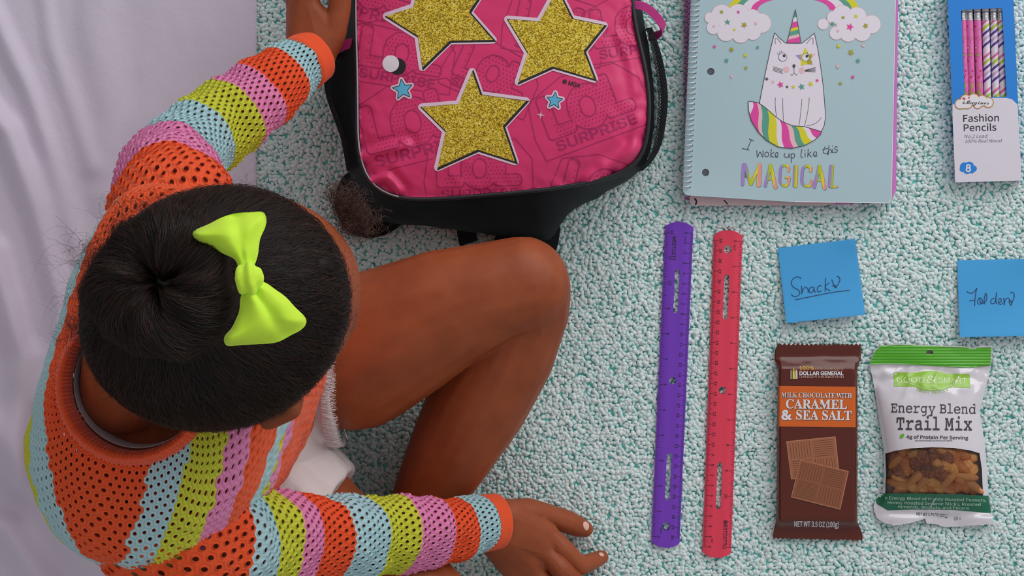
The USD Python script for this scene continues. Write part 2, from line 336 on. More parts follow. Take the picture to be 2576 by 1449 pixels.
# ------------------------------------------------------------------ two rulers
def ruler(label, ctop, cbot, hw, colour, holes, flip):
    """ctop, cbot: middle of the two ends (pixels); holes: (distance from top along the axis, half-length, radius)."""
    a, b = np.array(ctop, float), np.array(cbot, float); L = np.linalg.norm(b - a); d = (b - a) / L; n = np.array([-d[1], d[0]])   # n points to the picture's left
    W = lambda s, l: a + d * s - n * l                                    # l > 0: right side of the picture
    t = np.linspace(-1, 1, 25)
    bow = 13 * (1 - np.abs(t) ** 2.2)
    poly = Polygon(np.vstack([[W(-c, hw * k) for k, c in zip(t, bow)], [W(L + c, hw * k) for k, c in zip(t[::-1], bow[::-1])]]))
    for s, hl, r in holes:
        g = LineString([W(s - hl, 0), W(s + hl, 0)]).buffer(r) if hl else Point(W(s, 0)).buffer(r)
        poly = poly.difference(g)
    def top(x, y):
        l = np.abs((np.asarray(x) - a[0]) * -n[0] + (np.asarray(y) - a[1]) * -n[1])
        h = np.interp(l, [0, hw * .30, hw * .34, hw * .62, hw * .98], [.0026, .0027, .0029, .0026, .0014])
        return Z0 + h
    Z0 = .0030
    base = P(*W(L / 2, 0), 0); base[2] = Z0
    r = thing('ruler', label, 'ruler', base)
    obj('blade', slab(poly, top, Z0, 6), mat('plastic_' + colour[0], colour[1], .38, specular_ior_level=.4), r, smooth=22)
    ink = mat('ruler_ink', (38, 20, 42), .5)
    ticks = []; nums = []
    s0, s1 = 14.0, L - 14.0
    ang = math.degrees(math.atan2(d[1], d[0]))
    def side(sgn, unit, forward):
        cnt, minor = (12, 16) if unit == 'in' else (30, 10)
        for k in range(cnt * minor + 1):
            s = s0 + (s1 - s0) * k / (cnt * minor)
            ln = 12 if k % minor == 0 else 9 if k % (minor // 2) == 0 else 5.5
            if unit == 'in' and k % 4 == 0 and k % 8: ln = 7.5
            w = .85 if k % minor == 0 else .6
            ticks.append(LineString([W(s, sgn * (hw - 1.2)), W(s, sgn * (hw - 1.2 - ln))]).buffer(w / 2, cap_style='flat'))
        for k in range(cnt + 1):
            s = s0 + (s1 - s0) * k / cnt; lab = k if forward else cnt - k
            c = W(s, sgn * (hw - 18))
            g = write(str(lab), 0, 0, 6.6, bold=1, align='c'); cx, cy = g.centroid.coords[0]
            g = affinity.translate(g, -cx, -cy); nums.append(affinity.translate(affinity.rotate(g, ang if sgn > 0 else ang, origin=(0, 0)), *c))
        s = (s0 + 16) if forward else (s1 - 16)
        g = write('inch' if unit == 'in' else 'mm' if flip else 'cm', 0, 0, 5.5, align='c'); nums.append(affinity.translate(affinity.rotate(g, ang, origin=(0, 0)), *W(s, sgn * (hw - 21))))
    if flip: side(-1, 'in', False); side(1, 'cm', True)
    else: side(-1, 'cm', False); side(1, 'in', True)
    g = write('WESTCOTT', 0, 0, 9, bold=2, align='c', width=62)
    nums.append(affinity.translate(affinity.rotate(g, ang, origin=(0, 0)), *(W(54, -hw * .44) if flip else W(L - 50, hw * .42))))
    obj('graduation_mark', decal(MultiPolygon([p for g in ticks for p in polys(g)]), top), ink, r, smooth=False, kind='stuff', label='printed black inch and centimetre graduation lines')
    obj('lettering', decal(MultiPolygon([p for g in nums for p in polys(g)]), top), ink, r, smooth=False, label='printed black scale numbers and lettering')
ruler('purple plastic ruler, left of the pink-red one on the fleece', (1709, 571), (1674, 1365), 35.5, ('purple', (122, 62, 196)), [(162, 49, 6), (387, 0, 9), (629, 53, 6.3), (754, 0, 10)], True)
ruler('pink-red plastic ruler, right of the purple one on the fleece', (1832, 592), (1803, 1390), 36, ('coral', (236, 66, 92)), [(35, 0, 10), (155, 50, 6.3), (390, 0, 9.2), (630, 52, 6.3)], False)

# ------------------------------------------------------------------ two sticky notes
def from_crop(pts, ox, oy, sc): return [(ox + x / sc, oy + y / sc) for x, y in pts]
def sticky(label, corners, strokes, curl):
    poly = Polygon(corners); c = np.array(corners); tl, tr, br, bl = c
    u = (tr - tl) / np.linalg.norm(tr - tl); w = (bl - tl); hgt = np.linalg.norm(w); w = w / hgt; wid = np.linalg.norm(tr - tl)
    def top(x, y):
        s = ((np.asarray(x) - tl[0]) * u[0] + (np.asarray(y) - tl[1]) * u[1]) / wid; t = ((np.asarray(x) - tl[0]) * w[0] + (np.asarray(y) - tl[1]) * w[1]) / hgt
        return .0038 + .0085 * np.clip(t, 0, 1) ** 2.2 + .0010 * np.sin(t * 5 + s * 2) + curl * np.exp(-(((s - 1) / .2) ** 2 + (t / .16) ** 2))
    n = thing('sticky_note', label, 'note', P(*poly.centroid.coords[0], .003))
    obj('paper', slab(poly, top, lambda x, y: top(x, y) - .0003, 8), mat('note_blue', (70, 168, 230), .75, bump=(300, .1, .0005)), n, smooth=True)
    g = MultiPolygon([p for s in strokes for p in polys(stroke(from_crop(s, 1880, 560, 3.7011), 1.5))])
    obj('handwriting', decal(g, top, .0004), mat('pen_ink', (38, 44, 92), .5), n, smooth=False, label='dark blue handwriting in pen')
sticky('blue sticky note with the handwritten word Snacks, underlined', [(1956.5, 624), (2151, 600.5), (2176.5, 791.6), (1978, 812.7)],
  [[(500, 520), (470, 505), (425, 525), (410, 560), (430, 600), (478, 630), (490, 655), (470, 682), (430, 685), (412, 665)],
   [(505, 590), (510, 655), (520, 622), (545, 600), (560, 612), (566, 650)], [(622, 606), (597, 600), (577, 625), (583, 650), (610, 640), (622, 610), (628, 640), (640, 646)],
   [(690, 590), (667, 590), (652, 615), (660, 640), (692, 630)], [(730, 520), (725, 640)], [(765, 560), (728, 603), (772, 632)],
   [(786, 532), (799, 562), (812, 592), (820, 605)], [(796, 592), (812, 582), (826, 606)], [(829, 606), (848, 568), (863, 534), (858, 512), (838, 501)], [(445, 718), (560, 695), (760, 655), (955, 630)]], .0015)
sticky('blue sticky note with the handwritten word Folders, at the right edge', [(2408, 654.6), (2600, 651), (2607, 845), (2414, 848)],
  [[(2045, 640), (2080, 657), (2137, 610)], [(2137, 610), (2122, 700), (2118, 775)], [(2070, 728), (2120, 722)], [(2168, 700), (2147, 722), (2152, 755), (2180, 752), (2187, 718), (2168, 700), (2180, 750), (2205, 735)],
   [(2205, 735), (2230, 690), (2222, 658), (2208, 700), (2215, 755)], [(2300, 705), (2277, 715), (2270, 748), (2298, 752), (2312, 720), (2322, 650), (2316, 720), (2326, 757)],
   [(2338, 737), (2365, 718), (2355, 702), (2340, 727), (2350, 758), (2382, 745)], [(2388, 700), (2395, 762), (2402, 722), (2432, 702)], [(2436, 705), (2444, 735), (2454, 770), (2470, 735), (2486, 692), (2484, 664), (2470, 650), (2450, 654)], [(2436, 742), (2452, 724), (2460, 738), (2456, 768)]], .001)
# ------------------------------------------------------------------ notebooks
nb = lambda pts: [(1680 + x / 2.7333, x_ / 2.7333) for x, x_ in pts]
def nbp(pts): return Polygon(nb(pts))
def rounded(poly, r): return poly.buffer(-r).buffer(r, quad_segs=8)
PAPER = mat('paper_white', (226, 218, 220), .8)
PINK, GREEN, YELLOW, PALEPINK, CATWHITE = [mat('print_' + n, c, .5) for n, c in (('pink', (236, 74, 168)), ('green', (92, 166, 146)), ('lime', (226, 218, 40)), ('pale_pink', (240, 196, 200)), ('cat_white', (238, 230, 242)))]
GREY = mat('print_line', (70, 72, 78), .5)

# the lower notebook, lilac with a pink spiral
z0 = .0048
n2 = thing('spiral_notebook', 'lilac pink spiral notebook lying underneath the unicorn cat notebook', 'notebook', P(1985, 150, z0))
lo = rounded(Polygon([(1729, -200), (2262, -205), (2254, 480), (2240, 506), (2060, 517), (1735, 517)]), 14)
ins = lo.buffer(-2)
obj('back_cover', slab(lo, z0 + .0008, z0, 20), mat('lilac_cover', (214, 128, 206), .45), n2, smooth=30)
obj('pages', slab(ins, z0 + .0052, z0 + .0009, 20), mat('pages_pinkish', (232, 206, 206), .8, bump=(1500, .3, .0005)), n2, smooth=30)
obj('front_cover', slab(lo, z0 + .0061, z0 + .0053, 20), mat('lilac_cover', (214, 128, 206)), n2, smooth=30)
band = lo.intersection(Polygon([(1700, 470), (2100, 470), (2100, 540), (1700, 540)]))
obj('cover_print', decal(band, z0 + .0061), mat('cover_pale', (226, 200, 202), .5), n2, smooth=False, label='pale pink printed strip along the foot of the cover')
for pts_, w_ in (([(1748, 500), (1752, 508), (1750, 514)], 4), ([(1822, 504), (1830, 513)], 3)):
    obj('cover_marking', decal(stroke(pts_, w_), z0 + .0061, .0003), BLACK, n2, smooth=False, label='black brush mark on the cover')
ct, cb = np.array([1731.0, -190.0]), np.array([1733.0, 505.0])
turns = 53; t = np.linspace(0, turns, turns * 10)
ax = ct + (cb - ct) * (t / turns)[:, None]
obj('wire_coil', tube(np.stack([P(ax[:, 0] + 0 * t, ax[:, 1], z0 + .003)[:, 0] - .0006 + .0038 * np.cos(t * 2 * np.pi), P(ax[:, 0], ax[:, 1], z0 + .003)[:, 1], z0 + .0034 + .0030 * np.sin(t * 2 * np.pi)], 1), .0006, 6), mat('coil_pink', (206, 96, 178), .3, metallic=.3), n2, smooth=True)

# the upper one: pale teal cover with the unicorn cat
z1 = .0122
n1 = thing('spiral_notebook', 'pale teal spiral notebook with a unicorn cat, rainbow and clouds on its cover', 'notebook', P(1985, 150, z1))
cover = rounded(Polygon([(1746, -200), (2258, -202), (2243, 512), (1990, 508), (1717, 491)]), 16)
zc = z1 + .0072
lift_ = lambda x, y: zc + .0035 * np.clip((np.asarray(y) - 380) / 130, 0, 1) ** 2 * np.clip((2000 - np.asarray(x)) / 280, 0, 1)
holes = [(1788, 180), (1775, 434)]
hdir = (np.array([1735.0, 476]) - np.array([1757.0, 7])) / (476 - 7)
wire_holes = [np.array([1757.0, 7]) + hdir * (y - 7) for y in np.arange(-195, 482, 13.05)]
co = cover
for x, y in holes: co = co.difference(Point(x, y).buffer(9.2))
for h in wire_holes: co = co.difference(box(h[0] - 3.2, h[1] - 2.6, h[0] + 3.0, h[1] + 2.6))
obj('back_cover', slab(cover, z1 + .0008, z1, 20), mat('card_grey', (190, 200, 204), .6), n1, smooth=30)
obj('pages', slab(cover.buffer(-2.5).difference(unary_union([Point(x, y).buffer(9) for x, y in [(1788, 180), (1775, 434)]])), lambda x, y: lift_(x, y) - .0008, z1 + .0009, 20), mat('pages_dusky', (190, 176, 190), .8), n1, smooth=30)
CV = mat('cover_teal', (180, 206, 215), .42, bump=(700, .05, .0003), coat_weight=.15, coat_roughness=.3)
obj('front_cover', slab(co, lift_, lambda x, y: lift_(x, y) - .0006, 12), CV, n1, smooth=30)
edge = co.difference(cover.buffer(-2.0))
obj('cover_edge', decal(edge.intersection(Polygon([(2000, 400), (2300, -220), (2300, 530), (2000, 530)])), lift_, .0001, 8), WHITE, n1, smooth=False, label='worn white edge of the cover at the lower right')
wires = []
for h in wire_holes:
    a = np.linspace(-0.25, math.pi + .5, 10)
    c = P(h[0] - 9.5, h[1], zc + .001)
    wires.append(tube(np.stack([c[0] + .0036 * np.cos(a), np.full(10, c[1]) + .0006 * np.cos(a), c[2] - .0012 + .0032 * np.sin(a) + float(lift_(h[0], h[1]) - zc)], 1), .00075, 6))
obj('wire_coil', cat(wires), mat('coil_white', (206, 216, 220), .3, specular_ior_level=.7), n1, smooth=True)
L1, L2, L3, L4 = .00015, .0003, .00045, .0006
def dn(name, geom, m, lift=L1, label=None): return obj(name, decal(geom, lift_, lift, 26), m, n1, smooth=False, label=label)
circ = lambda cs: unary_union([Point(*nb([(x, y)])[0]).buffer(r / 2.7333, quad_segs=12) for x, y, r in cs])
# rainbow arcs ending in the clouds
ab = [(450, 170), (400, 152), (355, 137), (292, 110), (265 - 18, 84)]
ell = lambda a, b: Polygon(nb([(865 + a * math.cos(w), 68 - b * math.sin(w)) for w in np.linspace(0, math.pi, 60)]))
for k, m in enumerate((YELLOW, GREEN, CATWHITE, PINK)):
    dn('rainbow_band', ell(*ab[k]).difference(ell(*ab[k + 1])), m)
cl1 = circ([(290, 122, 36), (312, 190, 44), (372, 106, 72), (484, 102, 72), (580, 122, 56), (642, 160, 66), (400, 222, 60), (500, 236, 58), (585, 222, 52), (470, 160, 90)])
cl2 = circ([(1068, 166, 36), (1138, 122, 42), (1200, 104, 66), (1300, 115, 64), (1400, 168, 62), (1158, 228, 44), (1240, 228, 58), (1336, 226, 56), (1250, 160, 90)])
for c_ in (cl1, cl2):
    dn('cloud', c_.buffer(1.2), PALEPINK, L2); dn('cloud', c_, CATWHITE, L3)
st = {}
def put(x, y, r, m, rot=0): st.setdefault(m, []).append(star(*nb([(x, y)])[0], r / 2.7333, .45, rot))
M_ = dict(g=GREEN, y=YELLOW, p=PINK, l=PALEPINK, o=mat('print_olive', (176, 166, 50), .5), k=GREY)
for x, y, r, m in [(370, 82, 17, 'o'), (485, 83, 14, 'p'), (410, 152, 22, 'g'), (525, 172, 24, 'o'), (457, 204, 13, 'y'), (605, 160, 15, 'l'), (317, 180, 13, 'l'), (1205, 120, 15, 'o'), (1293, 112, 17, 'y'), (1133, 162, 17, 'g'), (1252, 185, 28, 'p'), (1360, 178, 22, 'o'), (1170, 212, 14, 'l'),
                   (321, 320, 14, 'p'), (439, 340, 20, 'o'), (618, 326, 14, 'g'), (535, 380, 18, 'y'), (404, 416, 18, 'g'), (538, 467, 15, 'o'), (440, 526, 16, 'l'), (1175, 316, 19, 'y'), (1345, 312, 16, 'l'), (1260, 360, 24, 'o'), (1308, 418, 19, 'g'), (1170, 456, 19, 'l'), (1272, 530, 16, 'p'), (1188, 574, 15, 'o')]:
    put(x, y, r, M_[m], (x * 7 + y) % 72)
# the cat
body = smooth_poly(nb([(735, 225), (768, 258), (808, 295), (866, 297), (925, 296), (968, 262), (1008, 228), (1030, 330), (1050, 450), (1066, 570), (1078, 700), (1085, 800), (1076, 860), (1052, 915), (1000, 955), (900, 985), (800, 985), (690, 900), (640, 780), (632, 700), (655, 580), (680, 460), (706, 340)]), 1)
body = Polygon(nb([(735, 225), (768, 262), (808, 295), (866, 297), (925, 296), (968, 262), (1008, 228), (1030, 330), (1050, 450), (1066, 570), (1078, 700), (1085, 800), (1076, 860), (1052, 915), (1000, 955), (900, 985), (800, 985), (690, 900), (640, 780), (632, 700), (655, 580), (680, 460), (706, 340)]))
horn = nbp([(878, 66), (820, 296), (916, 296)])
tail = Polygon(nb([(553, 697), (590, 700), (625, 708), (665, 735), (700, 765), (745, 805), (790, 837), (860, 865), (940, 870), (1000, 888), (1058, 905), (1050, 925), (1010, 962), (940, 1000), (850, 1020), (760, 1010), (680, 965), (620, 905), (575, 830), (556, 760)]))
dn('cat_print', body, CATWHITE, L2, label='white cat printed on the notebook cover'); dn('outline', body.boundary.buffer(.7), GREY, L3)
dn('outline', tail.boundary.buffer(.7), GREY, .00075); dn('outline', horn.boundary.buffer(.6), GREY, .00075)
seq = [CATWHITE, PINK, PALEPINK, GREEN, YELLOW, CATWHITE, PINK, PALEPINK, GREEN, YELLOW, CATWHITE, PINK]
tops = [553, 582, 608, 632, 680, 728, 760, 800, 835, 868, 905, 940, 1075]; bots = [560, 572, 638, 664, 706, 770, 806, 872, 905, 950, 1000, 1030, 1075]
topy = lambda x: float(np.interp(x, [553, 625, 700, 790, 860, 940, 1000, 1058], [690, 700, 755, 827, 855, 860, 878, 890]))
boty = lambda x: float(np.interp(x, [553, 575, 620, 680, 760, 850, 940, 1010, 1058], [770, 840, 915, 975, 1020, 1030, 1010, 972, 930]))
acc = {}
for k, m in enumerate(seq):
    def edge_(i):
        a, b = np.array([tops[i], topy(tops[i])]), np.array([bots[i], boty(bots[i])])
        w = np.linspace(0, 1, 10); return [(a[0] + (b[0] - a[0]) * t + 9 * math.sin(2 * math.pi * t) * (1 if i not in (0, 12) else 0), a[1] + (b[1] - a[1]) * t) for t in w]
    acc.setdefault(m, []).append(Polygon(nb(edge_(k) + edge_(k + 1)[::-1])).buffer(0).intersection(tail))
for m, g in acc.items():
    for q_ in g: dn('tail_stripe', q_, m, L4)
hs = [66, 120, 150, 190, 210, 240, 262, 296]
for k, m in enumerate((GREEN, CATWHITE, PINK, YELLOW, GREEN, PALEPINK, PINK)):
    dn('horn_stripe', nbp([(760, hs[k] + 28), (960, hs[k] - 22), (960, hs[k + 1] - 22), (760, hs[k + 1] + 28)]).intersection(horn) if k else nbp([(760, 40), (960, 40), (960, hs[1] - 22), (760, hs[1] + 28)]).intersection(horn), m, L4)
cs_ = nbp([(945, 325), (970, 375), (1018, 368), (982, 405), (1003, 445), (955, 440), (917, 455), (915, 415), (878, 380), (928, 372)])
for k, (m, x0, x1) in enumerate((('lav', 870, 915), ('y', 915, 958), ('g2', 958, 990), ('p2', 990, 1040))):
    mm = {'lav': mat('print_lavender', (176, 150, 206), .5), 'y': YELLOW, 'g2': mat('print_olive', (176, 166, 50)), 'p2': PALEPINK}[m]
    dn('eye_star', cs_.intersection(nbp([(x0, 300), (x1, 300), (x1, 470), (x0, 470)])), mm, L3)
for ex, ey, er in ((790, 392, 30), (947, 395, 27)):
    dn('eye_outline', circ([(ex, ey, er)]), GREY, .00055); dn('eye', circ([(ex, ey, er - 2.5)]), CATWHITE, .0007); dn('pupil', circ([(ex + 10, ey - 9, 10)]), GREY, .0008)
dn('nose', circ([(868, 452, 10), (868, 459, 7)]), GREY, .0008)
dn('cheek', circ([(815, 478, 21)]), PALEPINK, L3); dn('cheek', circ([(922, 485, 21)]), PALEPINK, L3)
ln = [[(868, 460), (869, 500)], [(845, 508), (857, 516), (869, 502), (880, 514), (893, 508)], [(740, 672), (742, 760), (750, 800)], [(790, 675), (792, 760), (796, 835)], [(922, 680), (915, 770), (902, 862)], [(973, 672), (962, 770), (940, 865)], [(955, 862), (1010, 850), (1055, 808)],
      [(740, 300), (742, 262), (780, 300)], [(955, 300), (995, 262), (998, 305)], [(775, 368), (768, 352)], [(785, 364), (783, 348)], [(765, 374), (752, 365)]]
ln += [[(725, 458 + 3 * k), (790, 478 + 3 * k)] for k in (0, 3, 6, 9)] + [[(945, 482 + 2 * k), (1016, 462 + 8 * k)] for k in range(5)]
for s in ln: dn('drawn_line', stroke(nb(s), .9), GREY, L4)
for x, y, r, m in [(680, 543, 14, 'k'), (724, 562, 13, 'l'), (775, 582, 24, 'p'), (820, 597, 12, 'k'), (864, 597, 15, 'y'), (920, 596, 24, 'g'), (983, 576, 20, 'y'), (1027, 553, 14, 'p')]: put(x, y, r, M_[m], x % 72)
for m, g in st.items():
    for q_ in g: dn('star_print', q_, m, L4 + .0001)
# I woke up like this
hw_ = [[(560, 955), (590, 968)], [(575, 962), (545, 1030)], [(512, 1020), (560, 1032)],
       [(612, 1035), (622, 1072), (634, 1045), (648, 1072), (655, 1035)], [(680, 1045), (668, 1058), (672, 1075), (688, 1075), (694, 1058), (680, 1045)], [(712, 1025), (708, 1080)], [(730, 1048), (710, 1065), (730, 1082)], [(738, 1070), (758, 1062), (752, 1048), (740, 1058), (742, 1078), (760, 1080)],
       [(808, 1055), (808, 1080), (825, 1082), (834, 1058), (836, 1085)], [(848, 1058), (850, 1118)], [(850, 1065), (868, 1058), (872, 1075), (852, 1085)],
       [(922, 1026), (917, 1055), (920, 1082), (930, 1080)], [(944, 1050), (945, 1078)], [(943, 1034), (944, 1037)], [(966, 1024), (962, 1080)], [(986, 1044), (964, 1062)], [(968, 1060), (988, 1078)], [(1004, 1064), (1024, 1056), (1018, 1043), (1003, 1052), (1006, 1072), (1028, 1070)],
       [(1082, 1008), (1078, 1055), (1092, 1055)], [(1064, 1030), (1100, 1020)], [(1108, 1000), (1100, 1052), (1112, 1030), (1122, 1030), (1122, 1050)], [(1134, 1025), (1134, 1048), (1142, 1046)], [(1166, 1012), (1150, 1015), (1152, 1028), (1166, 1030), (1164, 1042), (1148, 1044)], [(1133, 1003), (1134, 1006)]]
dn('lettering', unary_union([stroke(nb(s), 1.5) for s in hw_]), GREY, L2, label='thin grey handwritten line reading I woke up like this')
# MAGICAL in brushed capitals, each running from lilac through green and yellow to pink
mg = lambda pts: [(1690 + x / 4.366, 400 + y / 4.366) for x, y in pts]
MG = {'M': ([[(790, 60), (775, 280)], [(800, 60), (870, 275)], [(965, 65), (870, 275)], [(965, 65), (955, 285)]], 755, 985, [30, 32, 26, 40]), 'A': ([[(1085, 70), (1025, 295)], [(1085, 70), (1140, 310)], [(1050, 225), (1110, 215)]], 1005, 1155, [28, 34, 16]),
      'G': ([[(1280, 130), (1265, 75), (1215, 75), (1190, 170), (1200, 270), (1250, 295), (1285, 250), (1290, 205)], [(1250, 205), (1295, 200)]], 1170, 1300, [24, 18]), 'I': ([[(1352, 80), (1345, 295)], [(1370, 80), (1362, 300)]], 1325, 1390, [28, 28]),
      'C': ([[(1525, 130), (1505, 80), (1460, 85), (1430, 180), (1445, 280), (1490, 300), (1535, 240)]], 1415, 1545, [26]), 'A2': ([[(1620, 80), (1565, 310)], [(1620, 80), (1680, 320)], [(1590, 240), (1650, 230)]], 1550, 1700, [28, 34, 16]), 'L': ([[(1745, 75), (1730, 300)], [(1765, 75), (1752, 305)], [(1745, 308), (1815, 305)]], 1715, 1830, [26, 24, 18])}
GRAD = [mat('letter_lilac', (172, 138, 214), .5), mat('letter_sage', (160, 170, 160), .5), mat('letter_lime', (196, 206, 30), .5), mat('letter_yellow', (238, 214, 60), .5), mat('letter_rose', (244, 158, 150), .5)]
lets = [[] for _ in GRAD]; shade = []
for k_, (strokes, x0, x1, ws) in MG.items():
    g = unary_union([stroke(mg(s), w * 1.12 / 4.366) for s, w in zip(strokes, ws)]); shade.append(affinity.translate(g, .9, .9))
    for i in range(5):
        a, b = (x0 + (x1 - x0) * [0, .26, .38, .62, .84, 1.02][i] - (6 if i == 0 else 0)), x0 + (x1 - x0) * [0, .26, .38, .62, .84, 1.05][i + 1]
        q = g.intersection(Polygon(mg([(a + 8, 0), (b + 8, 0), (b - 8, 360), (a - 8, 360)])))
        lets[i] += polys(q)
dn('lettering', unary_union(shade), mat('letter_edge', (110, 120, 116), .5), L1)
for i, g in enumerate(lets): dn('lettering', MultiPolygon(g), GRAD[i], L2 + .00003 * i, label=['lilac', 'sage', 'lime green', 'yellow', 'rose'][i] + ' strokes of the brushed word MAGICAL')

# ------------------------------------------------------------------ box of pencils and its pencils
pb = lambda pts: [(2350 + x / 3.0177, y / 3.0177) for x, y in pts]
zb0, zb1 = .0042, .0157
ob = Polygon([(2383, -26), (2548, -28), (2570, 454), (2403, 459)])
winp = Polygon(pb([(205, 75), (515, 60), (550, 735), (232, 742)])).buffer(-5).buffer(5)
bx = thing('pencil_box', 'blue and white cardboard pencil box with a cut-out window at the top right', 'pencil box', P(2476, 215, zb0))
CARD = mat('card_blue', (30, 134, 226), .38, coat_weight=.2, coat_roughness=.2)
front = ob.difference(winp)
wh_line = [(2396, 263), (2404, 259), (2426, 250), (2450, 247), (2500, 246), (2532, 246), (2546, 250), (2560, 263), (2572, 470), (2396, 470)]
whp = Polygon(wh_line)
obj('front_panel', slab(front, zb1, zb1 - .0006, 14), CARD, bx, smooth=25)
obj('back_panel', slab(ob, zb0 + .0006, zb0, 20), CARD, bx, smooth=25)
obj('side_panel', slab(ob.difference(ob.buffer(-1.8)), zb1 - .0007, zb0 + .0007, 20), CARD, bx, smooth=25)
obj('end_flap', slab(Polygon([(2403.5, 455.5), (2569, 450.5), (2570, 454), (2403, 459)]).buffer(.35), zb1 - .00062, zb0, 20), mat('card_white', (226, 220, 232), .5), bx, smooth=25, label='white bottom end flap of the box')
obj('white_print', decal(whp.intersection(front), zb1, .00012), mat('card_white', (226, 220, 232)), bx, smooth=False)
bl = lambda cs: unary_union([Point(*pb([(x, y)])[0]).buffer(r / 3.0177) for x, y, r in cs])
badge = bl([(195, 790, 36), (240, 760, 40), (300, 755, 42), (365, 765, 40), (410, 778, 38), (250, 785, 40), (330, 792, 32), (220, 795, 30)])
obj('brand_badge', decal(badge.buffer(1.6), zb1, .00030), mat('badge_green', (150, 168, 90), .5), bx, smooth=False)
obj('brand_badge', decal(badge.buffer(.6), zb1, .00042), mat('badge_orange', (236, 138, 88), .5), bx, smooth=False)
obj('brand_badge', decal(badge.buffer(-1.0), zb1, .00054), WHITE, bx, smooth=False)
DARK = mat('print_charcoal', (52, 50, 58), .5)
obj('lettering', decal(write('iMagines', *pb([(216, 788)])[0], 9.5, 'script', width=66, rot=1.2), zb1, .00066), DARK, bx, smooth=False)
wr = [write('Fashion', 2423, 306.5, 17.2, 'cjk', 1, width=90, rot=-1.1), write('Pencils', 2424.5, 330, 17.0, 'cjk', 1, width=82, rot=-1.1)]
obj('lettering', decal(MultiPolygon([p for g in wr for p in polys(g)]), zb1, .00022), DARK, bx, smooth=False)
wr = [write('No.2 Lead', 2426, 347.5, 8.2, 'cjk', width=57, shear=.22, rot=-1.1), write('100% Real Wood', 2427, 359.5, 8.0, 'cjk', width=92, shear=.22, rot=-1.1)]
obj('lettering', decal(MultiPolygon([p for g in wr for p in polys(g)]), zb1, .0002), mat('print_grey', (112, 108, 116), .5), bx, smooth=False)
obj('count_badge', decal(bl([(232, 1268, 36), (268, 1262, 34), (300, 1280, 24), (216, 1282, 22), (250, 1290, 30), (285, 1292, 24)]), zb1, .0003), CARD, bx, smooth=False, label='blue cloud badge with a white numeral')
obj('lettering', decal(write('8', 2436, 431.5, 17.5, 'Inter', 3, align='c'), zb1, .00045), WHITE, bx, smooth=False)
obj('leaf_print', decal(unary_union([Polygon(pb([(212, 748), (226, 738), (240, 752), (228, 760)])), Polygon(pb([(255, 742), (270, 735), (268, 750)]))]), zb1, .00068), mat('print_red', (210, 60, 70), .5), bx, smooth=False)
def wrapmat(name, kind):
    n = {'tc': ('texture_coordinate', {}), 's': ('separate_xyz', {}), 'p': ('principled_bsdf', {'roughness': .35})}; l = [('tc.object', 's.vector')]
    if kind == 'stripe':
        n |= {'at': ('math', {'math_type': 'arctan2'}), 'zz': ('math', {'math_type': 'add', 'value2': -.0035}), 'tw': ('math', {'math_type': 'multiply', 'value2': .0024}), 'ad': ('math', {'math_type': 'add'}), 'sc': ('math', {'math_type': 'divide', 'value2': .033}), 'fr': ('math', {'math_type': 'fraction'}),
              'r': ('rgb_ramp', {'interpolate': False, 'ramp': [(k / 12, tuple(lin(c))) for k, c in enumerate([(238, 228, 240), (86, 58, 150), (238, 228, 240), (206, 176, 214), (238, 228, 240), (86, 58, 150), (238, 228, 240), (180, 206, 62), (238, 228, 240), (226, 110, 166), (238, 228, 240), (238, 228, 240)])]})}
        l += [('s.z', 'zz.value1'), ('zz.value', 'at.value1'), ('s.x', 'at.value2'), ('at.value', 'tw.value1'), ('s.y', 'ad.value1'), ('tw.value', 'ad.value2'), ('ad.value', 'sc.value1'), ('sc.value', 'fr.value1'), ('fr.value', 'r.fac'), ('r.color', 'p.base_color')]
    else:
        n |= {'v': ('voronoi_texture', {'scale': 150.0}), 'r': ('rgb_ramp', {'interpolate': False, 'ramp': [(0, tuple(lin((244, 230, 236)))), (.16, tuple(lin((206, 44, 110)))), (.26, tuple(lin((232, 118, 186)))), (.62, tuple(lin((222, 96, 168)))), (.74, tuple(lin((170, 178, 90))))]})}
        l += [('tc.object', 'v.vector'), ('v.distance', 'r.fac'), ('r.color', 'p.base_color')]
    return usdkit.material(stage, '/World/Looks/' + name, n, l, surface='p.BSDF')
WRAP = [wrapmat('wrap_pink', 'dots'), wrapmat('wrap_stripe', 'stripe')]
METAL = mat('ferrule_metal', (216, 214, 218), .22, metallic=1.0); ERASER = mat('eraser_white', (240, 236, 238), .8); WOOD = mat('pencil_wood', (214, 178, 130), .6); LEAD = mat('pencil_lead', (50, 50, 54), .4)
pen_x = [(2420.5, 2430), (2438, 2446.5), (2458, 2466.5), (2478.7, 2486), (2499, 2507.4), (2517.5, 2526)]
